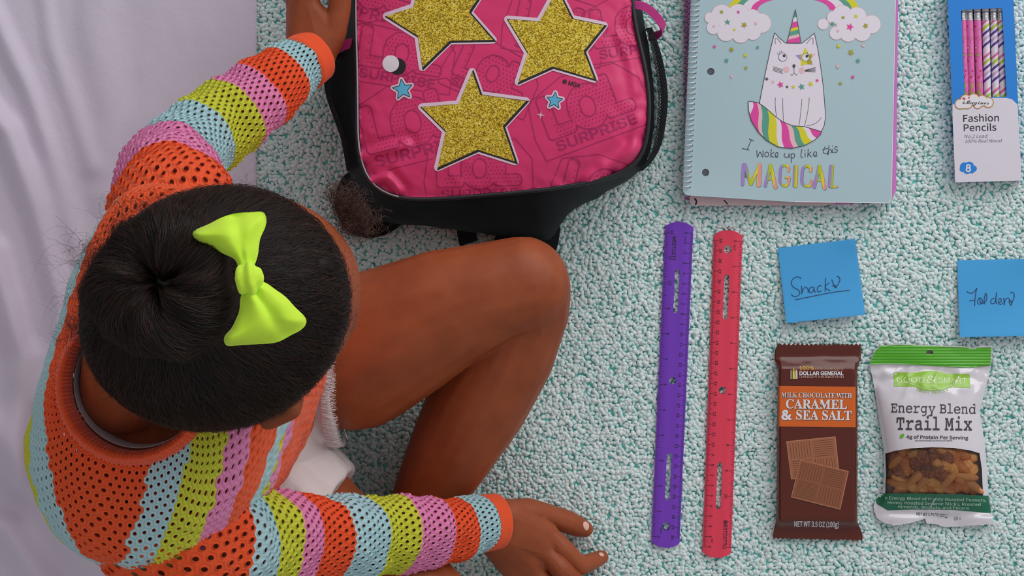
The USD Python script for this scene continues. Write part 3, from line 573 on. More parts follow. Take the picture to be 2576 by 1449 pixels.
for k, (xa, xb) in enumerate(pen_x):
    zc_ = zb0 + .0007 + .0041; A, B = P(xa, 24, zc_), P(xb + 3, 420, zc_); A[2] = B[2] = 0
    d = (B - A) / np.linalg.norm(B - A); Lp = np.linalg.norm(B - A); rr = .00345
    pl = '/World/' + numbered('/World', 'pencil'); x = UsdGeom.Xform.Define(stage, pl); ORIGIN[pl] = np.zeros(3)
    ord_ = ['first', 'second', 'third', 'fourth', 'fifth', 'sixth'][k]
    lab = f'pink {"heart" if False else "flower"} patterned pencil, {ord_} from the left in the box window' if k < 3 else f'white pencil with purple, lime and pink spiral stripes, {ord_} from the left'
    setdata(x.GetPrim(), label=lab, category='pencil', group='pencils in the blue box')
    place(x, (A[0], A[1], zc_ - .0035), math.atan2(d[1], d[0]) + math.pi / 2, (0, 0), 1)       # local -y runs along the pencil
    cyl = lambda y0, y1, r0, r1=None, n=20: tube([(0, -y0, .0035), (0, -(y0 * .5 + y1 * .5), .0035), (0, -y1, .0035)], [r0, ((r1 or r0) + r0) / 2, r1 or r0], n)
    obj('shaft', cyl(.0105, Lp - .012, rr), WRAP[k >= 3], pl, smooth=40)
    fr = tube([(0, -y, .0035) for y in np.linspace(.002, .0108, 23)], [rr * (1.0 + .07 * (math.sin(i * 1.9) > .2)) for i in range(23)], 20); obj('ferrule', fr, METAL, pl, smooth=40)
    obj('eraser', tube([(0, -y, .0035) for y in (-.0028, -.0024, -.0010, .003)], [rr * .6, rr * .85, rr * .95, rr * .95], 16), ERASER, pl, smooth=True)
    obj('point', tube([(0, -y, .0035) for y in (Lp - .0121, Lp - .003, Lp)], [rr * .95, .001, .0002], 12), WOOD, pl, smooth=40)
# ------------------------------------------------------------------ chocolate bar in its wrapper
def zig(xa, ya, xb, yb, n, h):
    return [(xa + (xb - xa) * k / (2 * n), ya + (yb - ya) * k / (2 * n) + (h if k % 2 else 0)) for k in range(2 * n + 1)]
co_ = Polygon([(1949, 905), (1950, 880), (1955, 870)] + zig(1962, 863.5, 2165, 864, 18, 5.5) + [(2166, 884), (2165, 903), (2157, 922), (2158, 1080), (2157, 1290), (2158, 1314), (2169, 1342), (2170, 1357)] + zig(2168, 1361, 1946, 1356, 19, -3.5) + [(1945, 1341), (1953, 1308), (1954, 1200), (1955, 1075), (1957, 923)])
def sm(a, b, x): t = np.clip((x - a) / (b - a), 0, 1); return t * t * (3 - 2 * t)
def choc_top(x, y):
    x, y = np.asarray(x, float), np.asarray(y, float)
    e = sm(1953, 1962, x) * sm(2160, 2151, x)
    b = np.clip((y - 897) / 31, 0, 1) * sm(1332, 1306, y)
    w = (meshkit.fbm(np.stack([x / 70, y / 16, 0 * x], -1), 2, 6) - .5) * .0016 * (np.exp(-((y - 908) / 16) ** 2) + np.exp(-((y - 1326) / 16) ** 2) + .06)
    fl_ = .0012 * np.sin(x / 26.0) * np.clip(np.abs(y - 1115) / 200 - 1.02, 0, 1)
    return .0062 + .0088 * b * (.35 + .65 * e) + w + fl_
cb_ = thing('chocolate_bar', 'brown wrapped chocolate bar with an orange caramel and sea salt label', 'chocolate bar', P(2056, 1115, .004))
obj('wrapper', slab(co_, choc_top, lambda x, y: np.minimum(choc_top(x, y) - .0006, .0046), 6), mat('wrapper_brown', (92, 30, 16), .26, specular_ior_level=.3, coat_weight=.45, coat_roughness=.07), cb_, smooth=40)
def cd(name, g, m, lift, label=None, seg=12): obj(name, decal(g, choc_top, lift, seg), m, cb_, smooth=30, label=label)
cd('orange_band', Polygon([(1958.5, 970.5), (2152.5, 973), (2152.5, 1075), (1958, 1073)]), mat('band_orange', (222, 106, 42), .38, specular_ior_level=.3), .0004, seg=3.5)
EDGE = mat('letter_shadow', (74, 34, 24), .5)
bold = [write('MILK CHOCOLATE WITH', 2054.5, 1000.5, 12.0, 'serif', 0, width=177, rot=.5, align='c'), write('CARAMEL', 2054, 1028, 22.5, 'serif', 1, width=154, rot=.5, align='c'), write('SEA SALT', 2072.5, 1056, 22.5, 'serif', 1, width=140, rot=.6, align='c'), write('&', 1978.5, 1055, 21, 'serif', 5, width=26, rot=.5, align='c')]
cd('lettering', affinity.translate(unary_union(bold).buffer(.45), .6, .7), EDGE, .0005)
cd('lettering', unary_union(bold), WHITE, .00062)
cd('lettering', write('100%', 2011, 931, 9.4, 'Inter', 2, width=37), mat('print_gold', (240, 180, 50), .5), .0003)
sm_ = [write('of the proceeds go to', 2050, 931.3, 7, 'cjk', 0, width=71, shear=.18), write('LITERACY FOUNDATION', 2010, 950.8, 4.4, 'Inter', 1, width=112)]
cd('lettering', MultiPolygon([p for g in sm_ for p in polys(g)]), mat('print_tan', (216, 180, 160), .5), .0003)
cd('lettering', write('DOLLAR GENERAL', 2011, 943.6, 9.2, 'Inter', 4, width=111), WHITE, .0003)
for x0, y0, c_ in ((1988, 934, (150, 140, 120)), (1994.5, 931, (236, 216, 60)), (2001, 934, (226, 214, 216))):
    cd('pencil_emblem', Polygon([(x0, 953), (x0, y0), (x0 + 2.6, y0 - 5), (x0 + 5.2, y0), (x0 + 5.2, 953)]), mat('emblem_%d' % int(x0), c_, .5), .0003)
cd('lettering', write('NET WT 3.5 OZ (100g)', 2054, 1325.5, 13.2, 'cjk', 2, width=112, rot=.8, align='c'), WHITE, .0003)
# the printed squares of chocolate: flat print
CH = [mat('choc_' + n, c, .42) for n, c in (('light', (164, 102, 70)), ('mid', (146, 86, 56)), ('line', (112, 62, 40)), ('edge', (190, 126, 92)))]
for k, pts in enumerate(([(1979, 1111), (2101, 1099), (2111, 1194), (1991, 1205)], [(2014, 1157), (2134, 1186), (2113, 1281), (1991, 1250)])):
    q = np.array(pts, float); lf = .0002 + .0005 * k
    cd('chocolate_square', Polygon(q).buffer(1.2), CH[3], lf, 'printed chocolate square with a lighter rim'); cd('square_face', Polygon(q).buffer(-1.0), CH[k % 2], lf + .0001)
    bil = lambda s, t: tuple(q[0] * (1 - s) * (1 - t) + q[1] * s * (1 - t) + q[2] * s * t + q[3] * (1 - s) * t)
    g = []
    for a, b, vert in ((0, 0, 1), (1, 0, 0), (0, 1, 0), (1, 1, 1)):
        for j in range(8):
            w = .05 + .4 * j / 7 
            p0, p1 = ((a * .48 + w + .01, b * .48 + .06), (a * .48 + w + .01, b * .48 + .46)) if vert else ((a * .48 + .06, b * .48 + w + .01), (a * .48 + .46, b * .48 + w + .01))
            g.append(LineString([bil(*p0), bil(*p1)]).buffer(.55))
    obj('groove', decal(unary_union(g), choc_top, lf + .0002), CH[2], cb_, smooth=False, kind='stuff')

# ------------------------------------------------------------------ bag of trail mix and what is in it
bag_o = Polygon([(2187, 916), (2200, 882), (2216, 868), (2262, 865), (2330, 868), (2352, 869), (2420, 871), (2436, 872), (2446, 877), (2456, 873), (2470, 868), (2496, 871), (2493, 921), (2482, 968), (2470, 1015), (2465, 1037), (2472, 1080), (2478, 1120), (2483, 1180), (2487, 1246), (2494, 1290), (2502, 1318)]
    + [(2502 - 2.6 * k, 1318.5 + 6.5 * math.sin(max(0, k - 8) / 44 * math.pi / 2 * 1.05) + (1.6 if k % 2 else -.4)) for k in range(1, 51)] + [(2352, 1318), (2331, 1317), (2327, 1303)]
    + [(2327 - 2.7 * k, 1304 + 17 * math.sin(k / 30 * math.pi / 2) + (1.6 if k % 2 else -.4)) for k in range(1, 31)] + [(2222, 1315), (2206, 1303), (2199, 1286), (2198, 1272), (2205, 1252), (2220, 1241), (2224, 1190), (2222, 1130), (2214, 1075), (2209, 1040), (2199, 972)])
win_o = Polygon([(2227, 1141), (2252, 1134), (2290, 1128), (2345, 1125), (2400, 1127), (2440, 1133), (2464, 1140), (2470, 1180), (2473, 1247), (2400, 1243), (2300, 1241), (2227, 1241), (2229, 1190)])
Lx = lambda y: np.interp(y, [866, 916, 972, 1046, 1130, 1190, 1241, 1270, 1310], [2200, 2187, 2199, 2210, 2222, 2224, 2220, 2198, 2200])
Rx = lambda y: np.interp(y, [866, 921, 968, 1037, 1120, 1180, 1246, 1318], [2496, 2493, 2482, 2465, 2478, 2483, 2487, 2502])
def bag_top(x, y):
    x, y = np.asarray(x, float), np.asarray(y, float)
    s = np.clip((2 * x - Lx(y) - Rx(y)) / (Rx(y) - Lx(y)), -1, 1)
    lat = (1 - np.abs(s) ** 2.6) ** .6
    ver = np.interp(y, [860, 918, 935, 980, 1060, 1130, 1200, 1245, 1285, 1300, 1330], [.0008, .0008, .0045, .012, .017, .0200, .0200, .0150, .0045, .0012, .0010])
    z = .0052 + ver * lat
    n1_, n2_ = meshkit.fbm(np.stack([x / 34, y / 30, 0 * x], -1), 3, 21) - .5, meshkit.noise(np.stack([(x + .6 * y) / 26, (y - .3 * x) / 60, 0 * x], -1), 22)
    amp = np.exp(-((y - 955) / 42) ** 2) + .75 * np.exp(-((y - 1270) / 22) ** 2) + .10
    z = z + (n1_ * .0030 - np.abs(n2_ - .5) * .0068) * amp
    z = z - .0022 * np.exp(-((y - 930 - .22 * np.abs(x - 2340)) / 9) ** 2) * np.exp(-((x - 2340) / 130) ** 2)
    seal = sm(926, 918, y); z = z * (1 - seal) + seal * (.0062 + .0016 * np.sin((x - 2187) / 52.0) * sm(926, 880, y))
    bs = sm(1290, 1302, y); z = z * (1 - bs) + bs * (.0075 + .0034 * np.sin((x - 2225) / 33.0) + .0003 * np.sin(y * 2 * np.pi / 5))
    return np.maximum(z, .0050)
bag = thing('trail_mix_bag', 'white and green trail mix bag with a clear window showing the nuts', 'snack bag', P(2344, 1100, .004))
FILM = mat('film_white', (226, 220, 228), .2, coat_weight=.9, coat_roughness=.06)
hang = smooth_poly([(2331, 884), (2338, 880), (2346, 884), (2348, 889), (2339, 890), (2330, 889)], 4)
obj('front_film', slab(bag_o.difference(win_o).difference(hang), bag_top, lambda x, y: bag_top(x, y) - .0003, 6.5), FILM, bag, smooth=40)
back_f = bag_o.buffer(-3)
obj('back_film', slab(back_f, .0043, .0040, 24), mat('film_inside', (150, 138, 136), .4), bag, smooth=30)
CLEAR = usdkit.material(stage, '/World/Looks/clear_film', {'t': ('transparent_bsdf', {'color': (.97, .96, .95)}), 'g': ('glossy_bsdf', {'color': (1, 1, 1), 'roughness': .08}), 'f': ('fresnel', {'IOR': 1.38}), 'm': ('mix_closure', {})}, [('f.fac', 'm.fac'), ('t.BSDF', 'm.closure1'), ('g.BSDF', 'm.closure2')], surface='m.closure')
obj('window_film', sheet(win_o.buffer(1.5), lambda x, y: bag_top(x, y) - .0001, 7), CLEAR, bag, smooth=True, label='clear plastic window in the front of the bag')
def bd(name, g, m, lift, label=None, seg=7): obj(name, decal(g, bag_top, lift, seg), m, bag, smooth=40, label=label)
head_ = Polygon([(2188, 916), (2201, 884), (2217, 869.5), (2262, 867), (2335, 870), (2400, 873), (2436, 875), (2446, 879), (2457, 875), (2494, 874), (2491.5, 920), (2440, 924.5), (2380, 922), (2300, 917.5), (2230, 915), (2190, 917)]).difference(hang)
obj('header_seal', decal(head_, lambda x, y: bag_top(x, y) + .00042 * np.sin(y * 2 * np.pi / 7.2), .0009, 2.4), mat('film_green', (84, 178, 28), .24, coat_weight=.25, coat_roughness=.1), bag, smooth=True, label='ridged bright green heat seal along the top')
logo = Polygon([(2249, 938), (2306, 938), (2322, 935), (2344, 933.5), (2366, 936), (2382, 941), (2438, 942), (2440, 975), (2392, 973), (2378, 978), (2345, 983), (2316, 979), (2303, 972), (2250, 971)]).buffer(-2).buffer(3)
bd('logo_panel', logo, mat('logo_green', (152, 202, 62), .3, coat_weight=.25, coat_roughness=.1), .0003)
PALE = mat('logo_pale', (228, 240, 204), .4)
bd('lettering', write('GOOD', 2255, 961.5, 13.2, 'cjk', 0, width=70, rot=1), PALE, .00045); bd('lettering', write('&', 2331, 963, 17, 'serif', 0, width=25), PALE, .00045); bd('lettering', write('SMART', 2360, 963, 13.0, 'cjk', 0, width=72, rot=1.2), PALE, .00045)
bd('logo_rule', unary_union([stroke([(2256, 968), (2303, 969), (2318, 975), (2345, 980), (2376, 975), (2390, 969.5), (2436, 971.5)], 1.0)]), PALE, .00045)
arc = []
for k, ch in enumerate('SMART PRICES'):
    if ch == ' ': continue
    u = k / 11 * 2 - 1; arc.append(write(ch, 2345 + u * 38, 991 - 7.5 * u * u - .6, 5.6, 'Inter', 1, rot=-20 * u, align='c'))
bd('lettering', MultiPolygon([p for g in arc for p in polys(g)]), mat('logo_green', 0), .0003)
BR = mat('print_brown', (70, 62, 66), .5)
def spaced(s, x, y, h, font, width, bold_=0, rot=0.0, gap=.16, hv=1.0):
    """Type-writer capitals set one by one so that the wide fixed pitch closes up."""
    gs, cx = [], 0.0
    for ch in s:
        if ch == ' ': cx += .42; continue
        g = text(ch, font, bold_); b = g.bounds; gs.append(affinity.translate(g, cx - b[0], 0)); cx += b[2] - b[0] + gap
    g = unary_union(gs); b = g.bounds; k = width / (b[2] - b[0]); r = math.radians(rot)
    g = affinity.affine_transform(g, [k, 0, 0, h, -b[0] * k, 0])
    return affinity.affine_transform(g, [math.cos(r), -math.sin(r), math.sin(r), math.cos(r), x, y])
bd('lettering', spaced('Energy Blend', 2241, 1037.5, 23, 'type', 214, 0, 1.0), BR, .0003); bd('lettering', spaced('Trail Mix', 2255, 1081, 31, 'type', 190, 1, .6), BR, .0003)
bd('lettering', write('4g of Protein Per Serving', 2280, 1103, 8.2, 'cjk', 2, width=156, rot=.9), mat('print_brown', 0), .0003)
bd('lettering', write('SEE NUTRITION INFORMATION FOR TOTAL FAT CONTENT', 2302, 1110.5, 3.4, 'cjk', 1, width=94), BR, .0003)
bd('leaf_emblem', smooth_poly([(2264, 1102), (2265, 1095), (2274, 1092), (2273, 1099), (2268, 1103)], 3), mat('leaf_green', (110, 190, 40), .4), .0003)
gb = Polygon([(2221, 1241), (2300, 1241), (2400, 1243.5), (2487, 1247), (2494, 1292), (2460, 1288), (2400, 1283), (2340, 1282), (2290, 1282), (2233, 1284), (2205, 1267), (2203, 1256)]).intersection(bag_o.buffer(-.5))
bd('green_band', gb, mat('band_green', (14, 106, 74), .26, coat_weight=.25, coat_roughness=.1), .0003)
PG = mat('print_pale_green', (186, 216, 200), .5)
for s_, x, y, w in (('n Energy Blend of Honey Roasted Peanuts,', 2226, 1256, 255), ('Honey Roasted Sesame Sticks, Roasted', 2233, 1267.5, 234), ('Almonds, Walnuts, and Pecans', 2258, 1278, 180)):
    bd('lettering', write(s_, x, y, 7.0, 'cjk', 1, width=w, rot=1.3), PG, .00045)
bd('lettering', write('NET WT 3.75 OZ (106g)', 2306, 1296, 7.2, 'cjk', 1, width=78, rot=4), BR, .0003); bd('lettering', write('U', 2405, 1307, 5, 'cjk', 1, align='c').union(Point(2405, 1304.5).buffer(5.2).difference(Point(2405, 1304.5).buffer(4.5))), BR, .0003); bd('lettering', write('D', 2414, 1307, 5, 'cjk', 0), BR, .0003)
dt = [write('BEST BY 04/17/20', 2301, 1176.5, 5.6, 'mono', 1, width=74), write('G1EK 352 04', 2304, 1184, 5.2, 'mono', 1, width=44)]
bd('date_stamp', MultiPolygon([p for g in dt for p in polys(g)]), BLACK, .0003)

def blob(a, b, c, taper=0.0, bend=0.0, rough=.06, seed=0, sub=3, crease=0.0):
    m = trimesh.creation.icosphere(sub); v = np.array(m.vertices)
    v = v * (1 + rough * (meshkit.fbm(v * 2.2 + seed * 3.1, 3, seed)[:, None] * 2 - 1))
    w = 1 - taper * (v[:, :1] * .5 + .5) ** 1.5
    v = np.hstack([v[:, :1], v[:, 1:] * w]) * (a, b, c)
    if crease: v[:, 2] -= crease * np.exp(-(v[:, 1] / (b * .16)) ** 2) * (v[:, 2] > 0)
    if bend: v[:, 1] += bend * (v[:, 0] / a) ** 2 * b
    return v, np.array(m.faces)
ALM = mat('almond_skin', (214, 132, 68), .5, bump=(1400, .4, .0004), vary=(500, (168, 94, 44), .35, .7)); PEA = mat('peanut_honey', (240, 180, 104), .45, bump=(900, .3, .0004), vary=(300, (214, 142, 74), .3, .7)); SES = mat('sesame_crust', (220, 152, 92), .6, bump=(1600, .8, .0007), vary=(900, (214, 170, 112), .5, .75)); WAL = mat('walnut_skin', (176, 112, 80), .6, bump=(700, .8, .001), vary=(500, (120, 70, 50), .4, .65))
KIND = [('almond', 'brown roasted almond behind the clear window of the trail mix bag', 'almonds in the trail mix bag', ALM, lambda s: blob(.0100, .0062, .0044, .45, 0, .05, s)),
        ('peanut', 'golden roasted peanut behind the clear window of the trail mix bag', 'peanuts in the trail mix bag', PEA, lambda s: blob(.0070, .0050, .0046, .1, 0, .05, s, crease=.0005)),
        ('sesame_stick', 'rough brown sesame stick behind the clear window of the trail mix bag', 'sesame sticks in the trail mix bag', SES, lambda s: blob(.0125, .0040, .0038, .0, .25, .10, s)),
        ('walnut_piece', 'dark wrinkled walnut piece behind the clear window of the trail mix bag', 'walnut pieces in the trail mix bag', WAL, lambda s: blob(.0085, .0068, .0042, .1, .2, .16, s, 3))]
firsts, said = {}, {}
nuts = [(2245, 1182, 1, 1), (2262, 1170, 0, 1.4), (2272, 1141, 0, .3), (2240, 1204, 1, .5), (2258, 1222, 2, -.7), (2282, 1225, 1, .9), (2298, 1197, 2, -.85), (2318, 1209, 2, -.95), (2334, 1230, 0, .15), (2345, 1213, 1, .4), (2360, 1167, 1, .8), (2392, 1209, 2, -.75), (2407, 1178, 1, 1.15), (2413, 1156, 0, 1.2), (2444, 1198, 2, .2), (2413, 1232, 0, -.2), (2437, 1221, 0, .9), (2464, 1226, 0, 1.1), (2438, 1144, 0, .4), (2432, 1174, 0, .5),
        (2334, 1186, 3, .3), (2372, 1190, 3, 1.0), (2320, 1150, 3, .5), (2350, 1142, 3, 2), (2384, 1150, 3, .9), (2296, 1166, 3, 1.4), (2240, 1152, 3, .2), (2376, 1226, 2, .5), (2310, 1234, 1, .2), (2252, 1236, 1, .1), (2386, 1172, 1, .3), (2455, 1170, 1, .9), (2362, 1238, 1, .6), (2392, 1138, 2, .2), (2300, 1138, 2, -.3)]
rn = np.random.default_rng(5)
low = [(x, y, int(rn.integers(0, 4)), rn.uniform(0, 3)) for x in range(2244, 2470, 44) for y in range(1150, 1242, 34)]
for L_, lst in ((0, low), (1, nuts)):
    for i, (x, y, k, a) in enumerate(lst):
        x = 2348 + (x - 2348) * .80; y = min(y, 1228) 
        nm, lab, grp, m_, mk = KIND[k]; lab = lab.replace('behind the clear window of the trail mix bag', ('underneath, ' if L_ == 0 else 'on top, ') + ['top', 'middle', 'bottom'][int(np.clip((y - 1128) / 36, 0, 2))] + ' ' + ['far left', 'left', 'centre left', 'centre right', 'right', 'far right'][int(np.clip((x - 2245) / 35, 0, 5))] + ' of the bag window'); sc_ = rn.uniform(1.0, 1.25)
        z = .0098 if L_ == 0 else float(bag_top(np.array([x - 24., x, x + 24., x, x]), np.array([y, y, y, y - 18., y + 14.])).min()) - .0058
        loc = P(x, y, z); tl = (rn.normal(0, .25), rn.normal(0, .12))
        if k not in firsts:
            path = '/World/' + numbered('/World', nm); xf = UsdGeom.Xform.Define(stage, path); ORIGIN[path] = np.zeros(3); place(xf, loc, -a, tl, sc_)
            obj('kernel' if k != 2 else 'stick', mk(k + 3), m_, path, smooth=True); setdata(xf.GetPrim(), label=lab, category='snack' if k == 2 else 'nut', group=grp); firsts[k] = path
        else: path = copy_of(firsts[k], loc, -a, tl, sc_, label=lab)
        if lab in said:                                             # two of a kind in one spot: tell them apart by which is further right
            x2, p2 = said[lab]; other = stage.GetPrimAtPath(p2); mine = stage.GetPrimAtPath(path)
            other.SetCustomDataByKey('label', lab + (', the left one' if x2 < x else ', the right one')); mine.SetCustomDataByKey('label', lab + (', the right one' if x2 < x else ', the left one'))
        said[lab] = (x, path)
# ------------------------------------------------------------------ backpack
bp_base = smooth_poly([(872, -430), (860, -200), (866, 0), (846, 100), (826, 180), (838, 260), (866, 340), (876, 400), (884, 470), (905, 530), (960, 556), (1050, 566), (1145, 578), (1240, 590), (1330, 600), (1385, 598), (1412, 560), (1450, 522), (1530, 480), (1600, 438), (1634, 385), (1642, 320), (1644, 250), (1640, 190), (1628, 100), (1612, 0), (1630, -200), (1620, -430), (1500, -540), (1250, -570), (990, -540)], 6)
bp_panel = smooth_poly([(893, -380), (892, -200), (894, 0), (897, 150), (899, 290), (908, 400), (938, 462), (1000, 495), (1080, 501), (1200, 493), (1350, 479), (1480, 459), (1560, 434), (1608, 396), (1628, 335), (1632, 250), (1618, 150), (1602, 80), (1590, 0), (1590, -200), (1580, -380), (1480, -470), (1250, -495), (1000, -470)], 6)
ZP = .098
ctr = np.array([1260.0, 20.0])
def radial(poly, n=240):
    out = []
    for a in np.arange(n) * 2 * np.pi / n:
        far = ctr + 2000 * np.array([np.cos(a), np.sin(a)]); g = poly.exterior.intersection(LineString([ctr, far]))
        q = max((p for p in getattr(g, 'geoms', [g])), key=lambda p: p.distance(Point(*ctr))); out.append((q.x, q.y))
    return np.array(out)
rb, rp = radial(bp_base), radial(bp_panel)
pk = thing('backpack', 'pink and black child\'s backpack with gold star prints, lying face up', 'backpack', P(1260, 20, .004))
NYLON = mat('nylon_black', (12, 13, 18), .6, bump=(1800, .25, .0004), specular_ior_level=.22)
rings = []
# the base outline above is what shows of the black body where it is widest, about a third of the way up
for z, k, shr in ((.0078, 0.0, .94), (.0105, 0.0, .975), (.020, 0, 1.0), (.038, 0.02, 1.004), (.058, .25, 1.0), (.075, .55, 1.0), (.088, .82, 1.003), (.096, .97, 1.002), (.097, 1.0, .995), (.0895, 1.0, .965)):
    q = rb * (1 - k) + rp * k; q = ctr + (q - ctr) * shr
    w = (meshkit.fbm(np.stack([q[:, 0] / 60, q[:, 1] / 60, np.full(len(q), z * 55)], -1), 3, 31) - .5)[:, None] * 22 * (0.02 < z < .085)
    q = q + (q - ctr) / np.linalg.norm(q - ctr, axis=1, keepdims=True) * w
    rings.append(P(q[:, 0], q[:, 1], z))
n_ = len(rb); V = np.vstack(rings + [P(ctr[0], ctr[1], .0078)[None], P(ctr[0], ctr[1], .0885)[None]]); F_ = []
i_ = np.arange(n_); j_ = (i_ + 1) % n_
for r in range(len(rings) - 1): F_ += [np.stack([r * n_ + i_, (r + 1) * n_ + j_, r * n_ + j_], 1), np.stack([r * n_ + i_, (r + 1) * n_ + i_, (r + 1) * n_ + j_], 1)]
F_ += [np.stack([np.full(n_, len(V) - 2), i_, j_], 1), np.stack([np.full(n_, len(V) - 1), (len(rings) - 1) * n_ + j_, (len(rings) - 1) * n_ + i_], 1)]
F_ = np.vstack(F_); me = trimesh.Trimesh(V, F_, process=False)
if me.volume < 0: F_ = F_[:, ::-1]
obj('body', (V, F_), NYLON, pk, smooth=True)
shapely.prepare(bp_panel)
def panel_top(x, y):
    x, y = np.asarray(x, float), np.asarray(y, float)
    d = shapely.distance(bp_panel.exterior, shapely.points(x, y))
    z = ZP + .012 * (1 - np.exp(-d / 70))
    near = np.exp(-d / 60)
    z = z + near * .0042 * (meshkit.fbm(np.stack([(x + y) / 55, (y - x) / 24, 0 * x], -1), 3, 17) - .5) + .0030 * (meshkit.fbm(np.stack([x / 210, y / 85, 0 * x], -1), 3, 12) - .5)
    for pts, a, w in (([(905, 395), (960, 380), (1020, 365)], .0035, 12), ([(930, 455), (975, 445), (1005, 478)], .005, 9), ([(1610, 300), (1590, 380), (1560, 420)], .003, 12), ([(1560, 90), (1585, 150), (1600, 230)], .0022, 11), ([(1480, 455), (1530, 415), (1600, 370)], .003, 13), ([(1585, 10), (1575, 60), (1590, 110)], .002, 9)):
        z = z + a * np.exp(-(line_d(x, y, pts) / w) ** 2) - .6 * a * np.exp(-((line_d(x, y, pts) - 2 * w) / w) ** 2)
    return z
HOT = mat('panel_pink', (224, 46, 112), .48, bump=(2200, .12, .0003), sheen_weight=.25)
obj('front_panel', slab(bp_panel, panel_top, .090, 9), HOT, pk, smooth=True)
ring_xy = np.array(bp_panel.exterior.coords)[:, :2]
pp = P(ring_xy[:, 0], ring_xy[:, 1], ZP + .001)
obj('piping', tube(pp, .0019, 8, cap=False), mat('piping_black', (30, 30, 36), .4), pk, smooth=True)
lw = ring_xy[((ring_xy[:, 0] < 1010) & (ring_xy[:, 1] > -360)) ]
lw = lw[np.argsort(lw[:, 1] + .4 * lw[:, 0])]
obj('piping_edge', tube(P(lw[:, 0] + .8, lw[:, 1] - .6, ZP + .0026), .0008, 6), mat('piping_grey', (170, 168, 176), .4), pk, smooth=True, label='thin grey reflective edge of the piping')
# print on the panel
inside = bp_panel.buffer(-4)
LP = [.00025 + .00012 * k for k in range(8)]
def pr(name, g, m, k, label=None, kind=None, seg=9):
    g = g.intersection(inside)
    for part in [g]:
        if not part.is_empty: obj(name, decal(part, panel_top, LP[k], seg), m, pk, smooth=True, label=label, kind=kind)
DP = mat('print_magenta', (176, 32, 100), .5); DPF = mat('print_rose', (206, 38, 100), .5)
def lol(cx, cy, h, rot, sup=True, word='LOL', dots=True, sdx=0, sdy=0):
    """Outlined, dotted block letters with a line of small capitals under them."""
    g = unary_union([affinity.translate(write(ch, 0, 0, h, 'Inter', 8), (0, .74, 1.72)[i] * h, (0, .06 * h, -.02 * h)[i % 3]) for i, ch in enumerate(word)])
    b = g.bounds; g = affinity.translate(g, -(b[0] + b[2]) / 2, h / 2)
    out = []
    gx, gy = np.meshgrid(np.arange(b[0] - h, b[2] + h, 9.5), np.arange(-h, h, 9.5)); gx[1::2] += 4.7
    pin = g.buffer(-4); dd = [Point(a, c).buffer(1.7, quad_segs=3) for a, c in zip(gx.ravel(), gy.ravel()) if pin.contains(Point(a, c))]
    T = lambda q: affinity.translate(affinity.rotate(q, rot, origin=(0, 0)), cx, cy)
    line = T(g.boundary.buffer(1.3)); dots_ = T(unary_union(dd)); fill = T(g)
    s = T(affinity.translate(write('SURPRISE', 0, 0, h * .27, 'Inter', 1, width=h * 2.3, align='c'), sdx, h * .95 + sdy)) if sup else None
    fr = T(LineString([(-h * 1.65, h * .45), (-h * 1.5, -h * .55), (-h * .4, -h * .95), (h * 1.1, -h * .8), (h * 1.6, -h * .2), (h * 1.62, h * 1.08), (-h * 1.55, h * 1.1), (-h * 1.65, h * .45)]).buffer(1.1))
    return fill, line, dots_, s, fr
placed = [(1205, 418, 84, -1), (1475, 262, 92, -20), (1035, 300, 100, -14), (1010, 128, 84, 9), (940, -40, 90, 14), (1590, 60, 80, -8), (1520, 470, 80, 14), (1400, 60, 80, 12), (1240, 180, 74, 24), (1120, -230, 90, -12), (1400, -250, 90, 9), (1240, -400, 74, 4)]
done = None
for k, (cx, cy, h, rot) in enumerate(placed):
    fill, line, dots_, s, fr = lol(cx, cy, h, rot)
    parts = [('letter_outline', line, None), ('letter_dot', dots_, 'stuff'), ('box_outline', fr, None), ('lettering', s, None)]
    for nm, g, kd in parts:
        if done is not None: g = g.difference(done)
        pr(nm, g, DP, 0 if nm == 'box_outline' else 1, kind='stuff' if nm != 'lettering' else None)
    if done is None: done = fill.buffer(6)
    else: done = done.union(fill.buffer(4))
    if s is not None: done = done.union(s.envelope.buffer(3) if False else s.buffer(5))
GOLD = usdkit.material(stage, '/World/Looks/gold_glitter', {'tc': ('texture_coordinate', {}), 'v': ('voronoi_texture', {'scale': 1100.0}), 'r': ('rgb_ramp', {'interpolate': False, 'ramp': [(0, tuple(lin((150, 118, 10)))), (.3, tuple(lin((206, 172, 24)))), (.55, tuple(lin((236, 208, 60)))), (.8, tuple(lin((252, 236, 120))))]}),
    's': ('separate_color', {}), 'b': ('bump', {'strength': .5, 'distance': .0006}), 'p': ('principled_bsdf', {'roughness': .35, 'metallic': .35})}, [('tc.object', 'v.vector'), ('v.color', 's.color'), ('s.r', 'r.fac'), ('r.color', 'p.base_color'), ('s.g', 'b.height'), ('b.normal', 'p.normal')], surface='p.BSDF')
STW = mat('star_white', (232, 206, 222), .5); STB = mat('star_black', (24, 22, 28), .5)
c1 = lambda pts: [(700 + x / 2.337, y / 2.337) for x, y in pts]
stars = [('gold glitter star with white rim, top left of the panel', [(636, 95), (795, 42), (840, -150), (965, -10), (1240, -110), (1120, 72), (1262, 234), (1008, 240), (848, 396), (822, 212)]),
         ('gold glitter star with white rim, top right of the panel', [(1350, 114), (1535, 128), (1640, -60), (1725, 110), (1915, 150), (1795, 300), (1858, 464), (1612, 392), (1412, 482), (1468, 310)]),
         ('gold glitter star with white rim, lowest on the panel', [(1140, 422), (1188, 558), (1456, 594), (1320, 742), (1392, 950), (1172, 880), (938, 985), (986, 770), (844, 630), (1060, 612)])]
